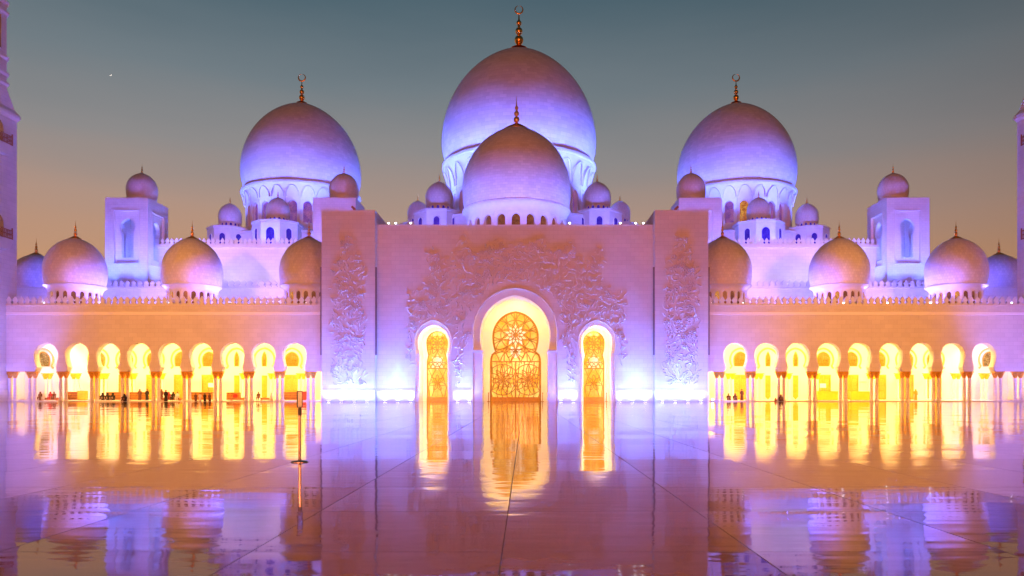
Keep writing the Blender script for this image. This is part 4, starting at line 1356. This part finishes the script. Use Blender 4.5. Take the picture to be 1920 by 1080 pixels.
person(1378, 114.5, 'person in brown seated on the floor, right one in the first right arch', 'floor', BR, zseat=0.05, scale=1.15)
person(1391, 115.0, 'person in dark red standing beside the wide door, first right arch', 'stand', BR, head='hair')
person(1454, 112.4, 'tiny child in red sitting on the courtyard edge at the second right arch', 'floor', RC, z=0.0, zseat=0.05, scale=0.6)
person(1464, 112.4, 'person in brown crouched by the columns right of the second right arch', 'floor', BR, z=0.0, zseat=0.05, scale=1.1)
person(1717, 116, 'person in a golden-brown robe standing in the seventh right arch', 'stand', M['door_gold'])

# -- thin crescent moon, far behind
md_ = 3000.0
mm = MB()
pts_o = []; pts_i = []
for i in range(17):
    a = math.radians(-140+150*i/16)
    pts_o.append((math.cos(a), math.sin(a)))
pi_ = [(0.30*0+x*0.80-0.16, z*0.80+0.15) for x, z in pts_o]
vs = [(x, 0, z) for x, z in pts_o]+[(x, 0, z) for x, z in pi_]
vs += [(x, 0.2, z) for x, z in pts_o]+[(x, 0.2, z) for x, z in pi_]
n_ = 17; fs = []
for i in range(n_-1):
    fs += [(i, i+1, n_+i+1, n_+i), (2*n_+i, 3*n_+i, 3*n_+i+1, 2*n_+i+1), (i, 2*n_+i, 2*n_+i+1, i+1), (n_+i, n_+i+1, 3*n_+i+1, 3*n_+i)]
mm.add(vs, fs)
mo = mm.build('moon', M['moon'], None, (PX(207, md_), md_, PZ(140, md_)))
mo.scale = (4.6, 4.6, 4.6)
tag(mo, 'tiny thin crescent moon in the upper left sky', 'moon')

# ------------------------------------------------------------------ lamps of the floodlit building
K = 1.0
# added washers without fixtures, carrying the uplight up portal and pylons
def added_wash(x0, x1, y, power, col, aim_y, aim_z, spread=110, z=0.15, depth=0.3):
    lamp('AREA', ((x0+x1)/2, y, z), power, col, ((x0+x1)/2, aim_y, aim_z), sx=abs(x1-x0), sy=depth, spread=spread)
FW = (0.06, 0.17, 1.0)
for a, b in ((-20.9, -15.2), (-9.7, -6.3), (6.3, 9.7), (15.2, 20.9)):
    added_wash(AX+a, AX+b, PF-4.4, 310*abs(b-a), FW, PF, 9, 180)
for s in (-1, 1):
    added_wash(AX+s*25-3.8, AX+s*25+3.8, 112-4.2, 235*7.6, FW, 112, 9.0, 180)
for a, b in ((-20.9, -15.2), (-9.7, -6.3), (6.3, 9.7), (15.2, 20.9)):  # added grazing strips that sharpen light and shade on the carved relief
    added_wash(AX+a, AX+b, PF-1.7, 170*abs(b-a), FW, PF-0.1, 16, 80, z=0.12, depth=0.2)
for s in (-1, 1):
    added_wash(AX+s*25-3.8, AX+s*25+3.8, 112-1.6, 150*7.6, FW, 111.9, 16, 80, z=0.12, depth=0.2)
# purple on the ends of the arcades
for s in (-1, 1):
    lamp('SPOT', (AX+s*32.5, 105.0, 0.3), 6000, (0.10, 0.15, 1.0), (AX+s*31.5, AF, 7), 0.5, 115, 1.0)
    lamp('SPOT', (AX+s*73.5, 105.0, 0.3), 4600, (0.10, 0.15, 1.0), (AX+s*75.5, AF, 7), 0.5, 115, 1.0)
    lamp('SPOT', (AX+s*68, 106, 0.3), 11000, (0.16, 0.17, 1.0), (AX+s*79, 110, 28), 0.3, 80, 1.0)
    lamp('SPOT', (AX+s*74.6, 110, 0.3), 900, (0.30, 0.24, 1.0), (AX+s*77, 111, 5), 0.3, 110, 1.0)
    # added unseen warm spots behind the camera, for the opposite gallery's glow
    lamp('SPOT', (AX+s*40, -15, 14), 420000, (1.0, 0.41, 0.08), (AX+s*52, AF, 9.5), 1.0, 24, 1.0)
    lamp('SPOT', (AX+s*45, -34, 12), 124000, (1.0, 0.235, 0.085), (AX+s*30, 150, 22), 2.0, 100, 0.6)
lamp('SPOT', (AX, -34, 12), 124000, (1.0, 0.235, 0.085), (AX, 150, 22), 2.0, 100, 0.6)
# galleries: strip lights behind the arcade wall, washing the vault and the back wall
for s in (-1, 1):
    for i in range(10):
        x = AX+s*(33.4+BAY*i)
        lamp('AREA', (x, AF+2.0, 10.0), 1500, WARM, (x, AF+11, 4.0), sx=3.2, sy=0.8)
    lamp('AREA', (AX+s*30.6, AF+2.0, 8.0), 300, WARM, (AX+s*30.6, AF+11, 3.0), sx=1.6, sy=0.6)
# doorway passages: strips above the arch, facing the doors
lamp('AREA', (AX, PF+0.9, 14.6), 900, (1.0, 0.60, 0.14), (AX, PF+5, 8.0), sx=5, sy=0.6)
for k in (-1, 1):
    lamp('AREA', (AX+k*4.1, PF+0.75, 3.6), 300, (1.0, 0.58, 0.13), (AX, PF+5, 4.0), sx=0.4, sy=6)
for s in (-1, 1):
    lamp('AREA', (AX+s*SU, PF+0.8, 11.0), 650, (1.0, 0.60, 0.15), (AX+s*SU, PF+5, 6.0), sx=2.4, sy=0.5)
    for k in (-1, 1):
        lamp('AREA', (AX+s*SU+k*1.6, PF+0.75, 3.4), 260, (1.0, 0.60, 0.15), (AX+s*SU, PF+5, 4.0), sx=0.3, sy=6)
# domes
def ring_lamps(c, r, z, n, power, col, zaim, a0=0.0, cone=75, front=True):
    for i in range(n):
        a = a0+2*PI*i/n
        if front and math.sin(a) > 0.55: continue
        p = (c[0]+r*math.cos(a), c[1]+r*math.sin(a), z)
        lamp('SPOT', p, power, col, (c[0]+0.35*r*math.cos(a), c[1]+0.35*r*math.sin(a), zaim), 0.3, cone, 0.9)
ring_lamps(MAIN, 29.5, 41.5, 8, 100000, PURPLE, 62, a0=PI/8, cone=62)
ring_lamps(SIDE_L, 22.5, 39.0, 8, 33000, PURPLE, 54.5, a0=PI/8, cone=62)
ring_lamps(SIDE_R, 22.5, 39.0, 8, 33000, PURPLE, 54.5, a0=PI/8, cone=62)
ring_lamps((AX, PD), 16.5, 27.6, 12, 6500, (0.13, 0.17, 1.0), 36.5, a0=PI/12)
# arcade roofs: between and behind the domes
for s in (-1, 1):
    for px in (236, 452, 622, 22):
        x = AX+s*(-(PX(px, AD)-AX))
        lamp('POINT', (x, AD+2.5, 15.4), 9000, (0.16, 0.13, 1.0), size=1.0)
    for xd in xs_left:
        xm = AX+s*(AX-xd)
        lamp('SPOT', (xm-s*6.5, 115.6, 15.0), 5200, (0.16, 0.13, 1.0), (xm, AD, 22.5), 0.6, 75, 1.0)
    lamp('SPOT', (AX+s*85, 142.5, ZL+0.3), 6000, VIOLET, (AX+s*96, 150, 22), 0.4, 110, 1.0)
    # low wall, roof towers, tall wall
    for u in (35, 46, 57, 68, 80):
        lamp('SPOT', (AX+s*u, 133.0, 14.4), 4200, (0.22, 0.22, 1.0), (AX+s*u, 140, 20), 0.3, 120, 1.0)
    for xx in (txs[0 if s < 0 else 3], txs[1 if s < 0 else 2]):
        for dx in (1.5, 6.8):
            lamp('SPOT', (xx+dx, 141.2, ZL+0.4), 7500, (0.10, 0.17, 1.0), (xx+dx, 145, 33), 0.3, 110, 1.0)
        xi = xx+8.3 if s < 0 else xx
        lamp('SPOT', (xi-s*4.5, 146.5, ZL+0.4), 10500, (0.10, 0.17, 1.0), (xi, 149, 33), 0.3, 100, 1.0)
    for u in (46, 56, 64):
        lamp('SPOT', (AX+s*u, 143.5, ZL+0.6), 3000, (0.50, 0.45, 1.0), (AX+s*u, 150, 27), 0.3, 130, 1.0)
    # turrets of the large domes
    for u in (-10, 0, 10):
        x = (SIDE_L if s < 0 else SIDE_R)[0]+u
        lamp('SPOT', (x, 154.0, ZH+0.5), 11000, PURPLE, (x, 164, 41), 0.3, 110, 1.0)
    # chambers of the roof towers
    for xx in (txs[0 if s < 0 else 3], txs[1 if s < 0 else 2]):
        lamp('POINT', (xx+4.15, 149.15, 28.6), 900, PURPLE, size=0.3)
for u in (-16, 16):
    lamp('SPOT', (AX+u*1.2, 148.0, 32.0), 14000, PURPLE, (AX+u*1.2, 162, 44), 0.3, 110, 1.0)
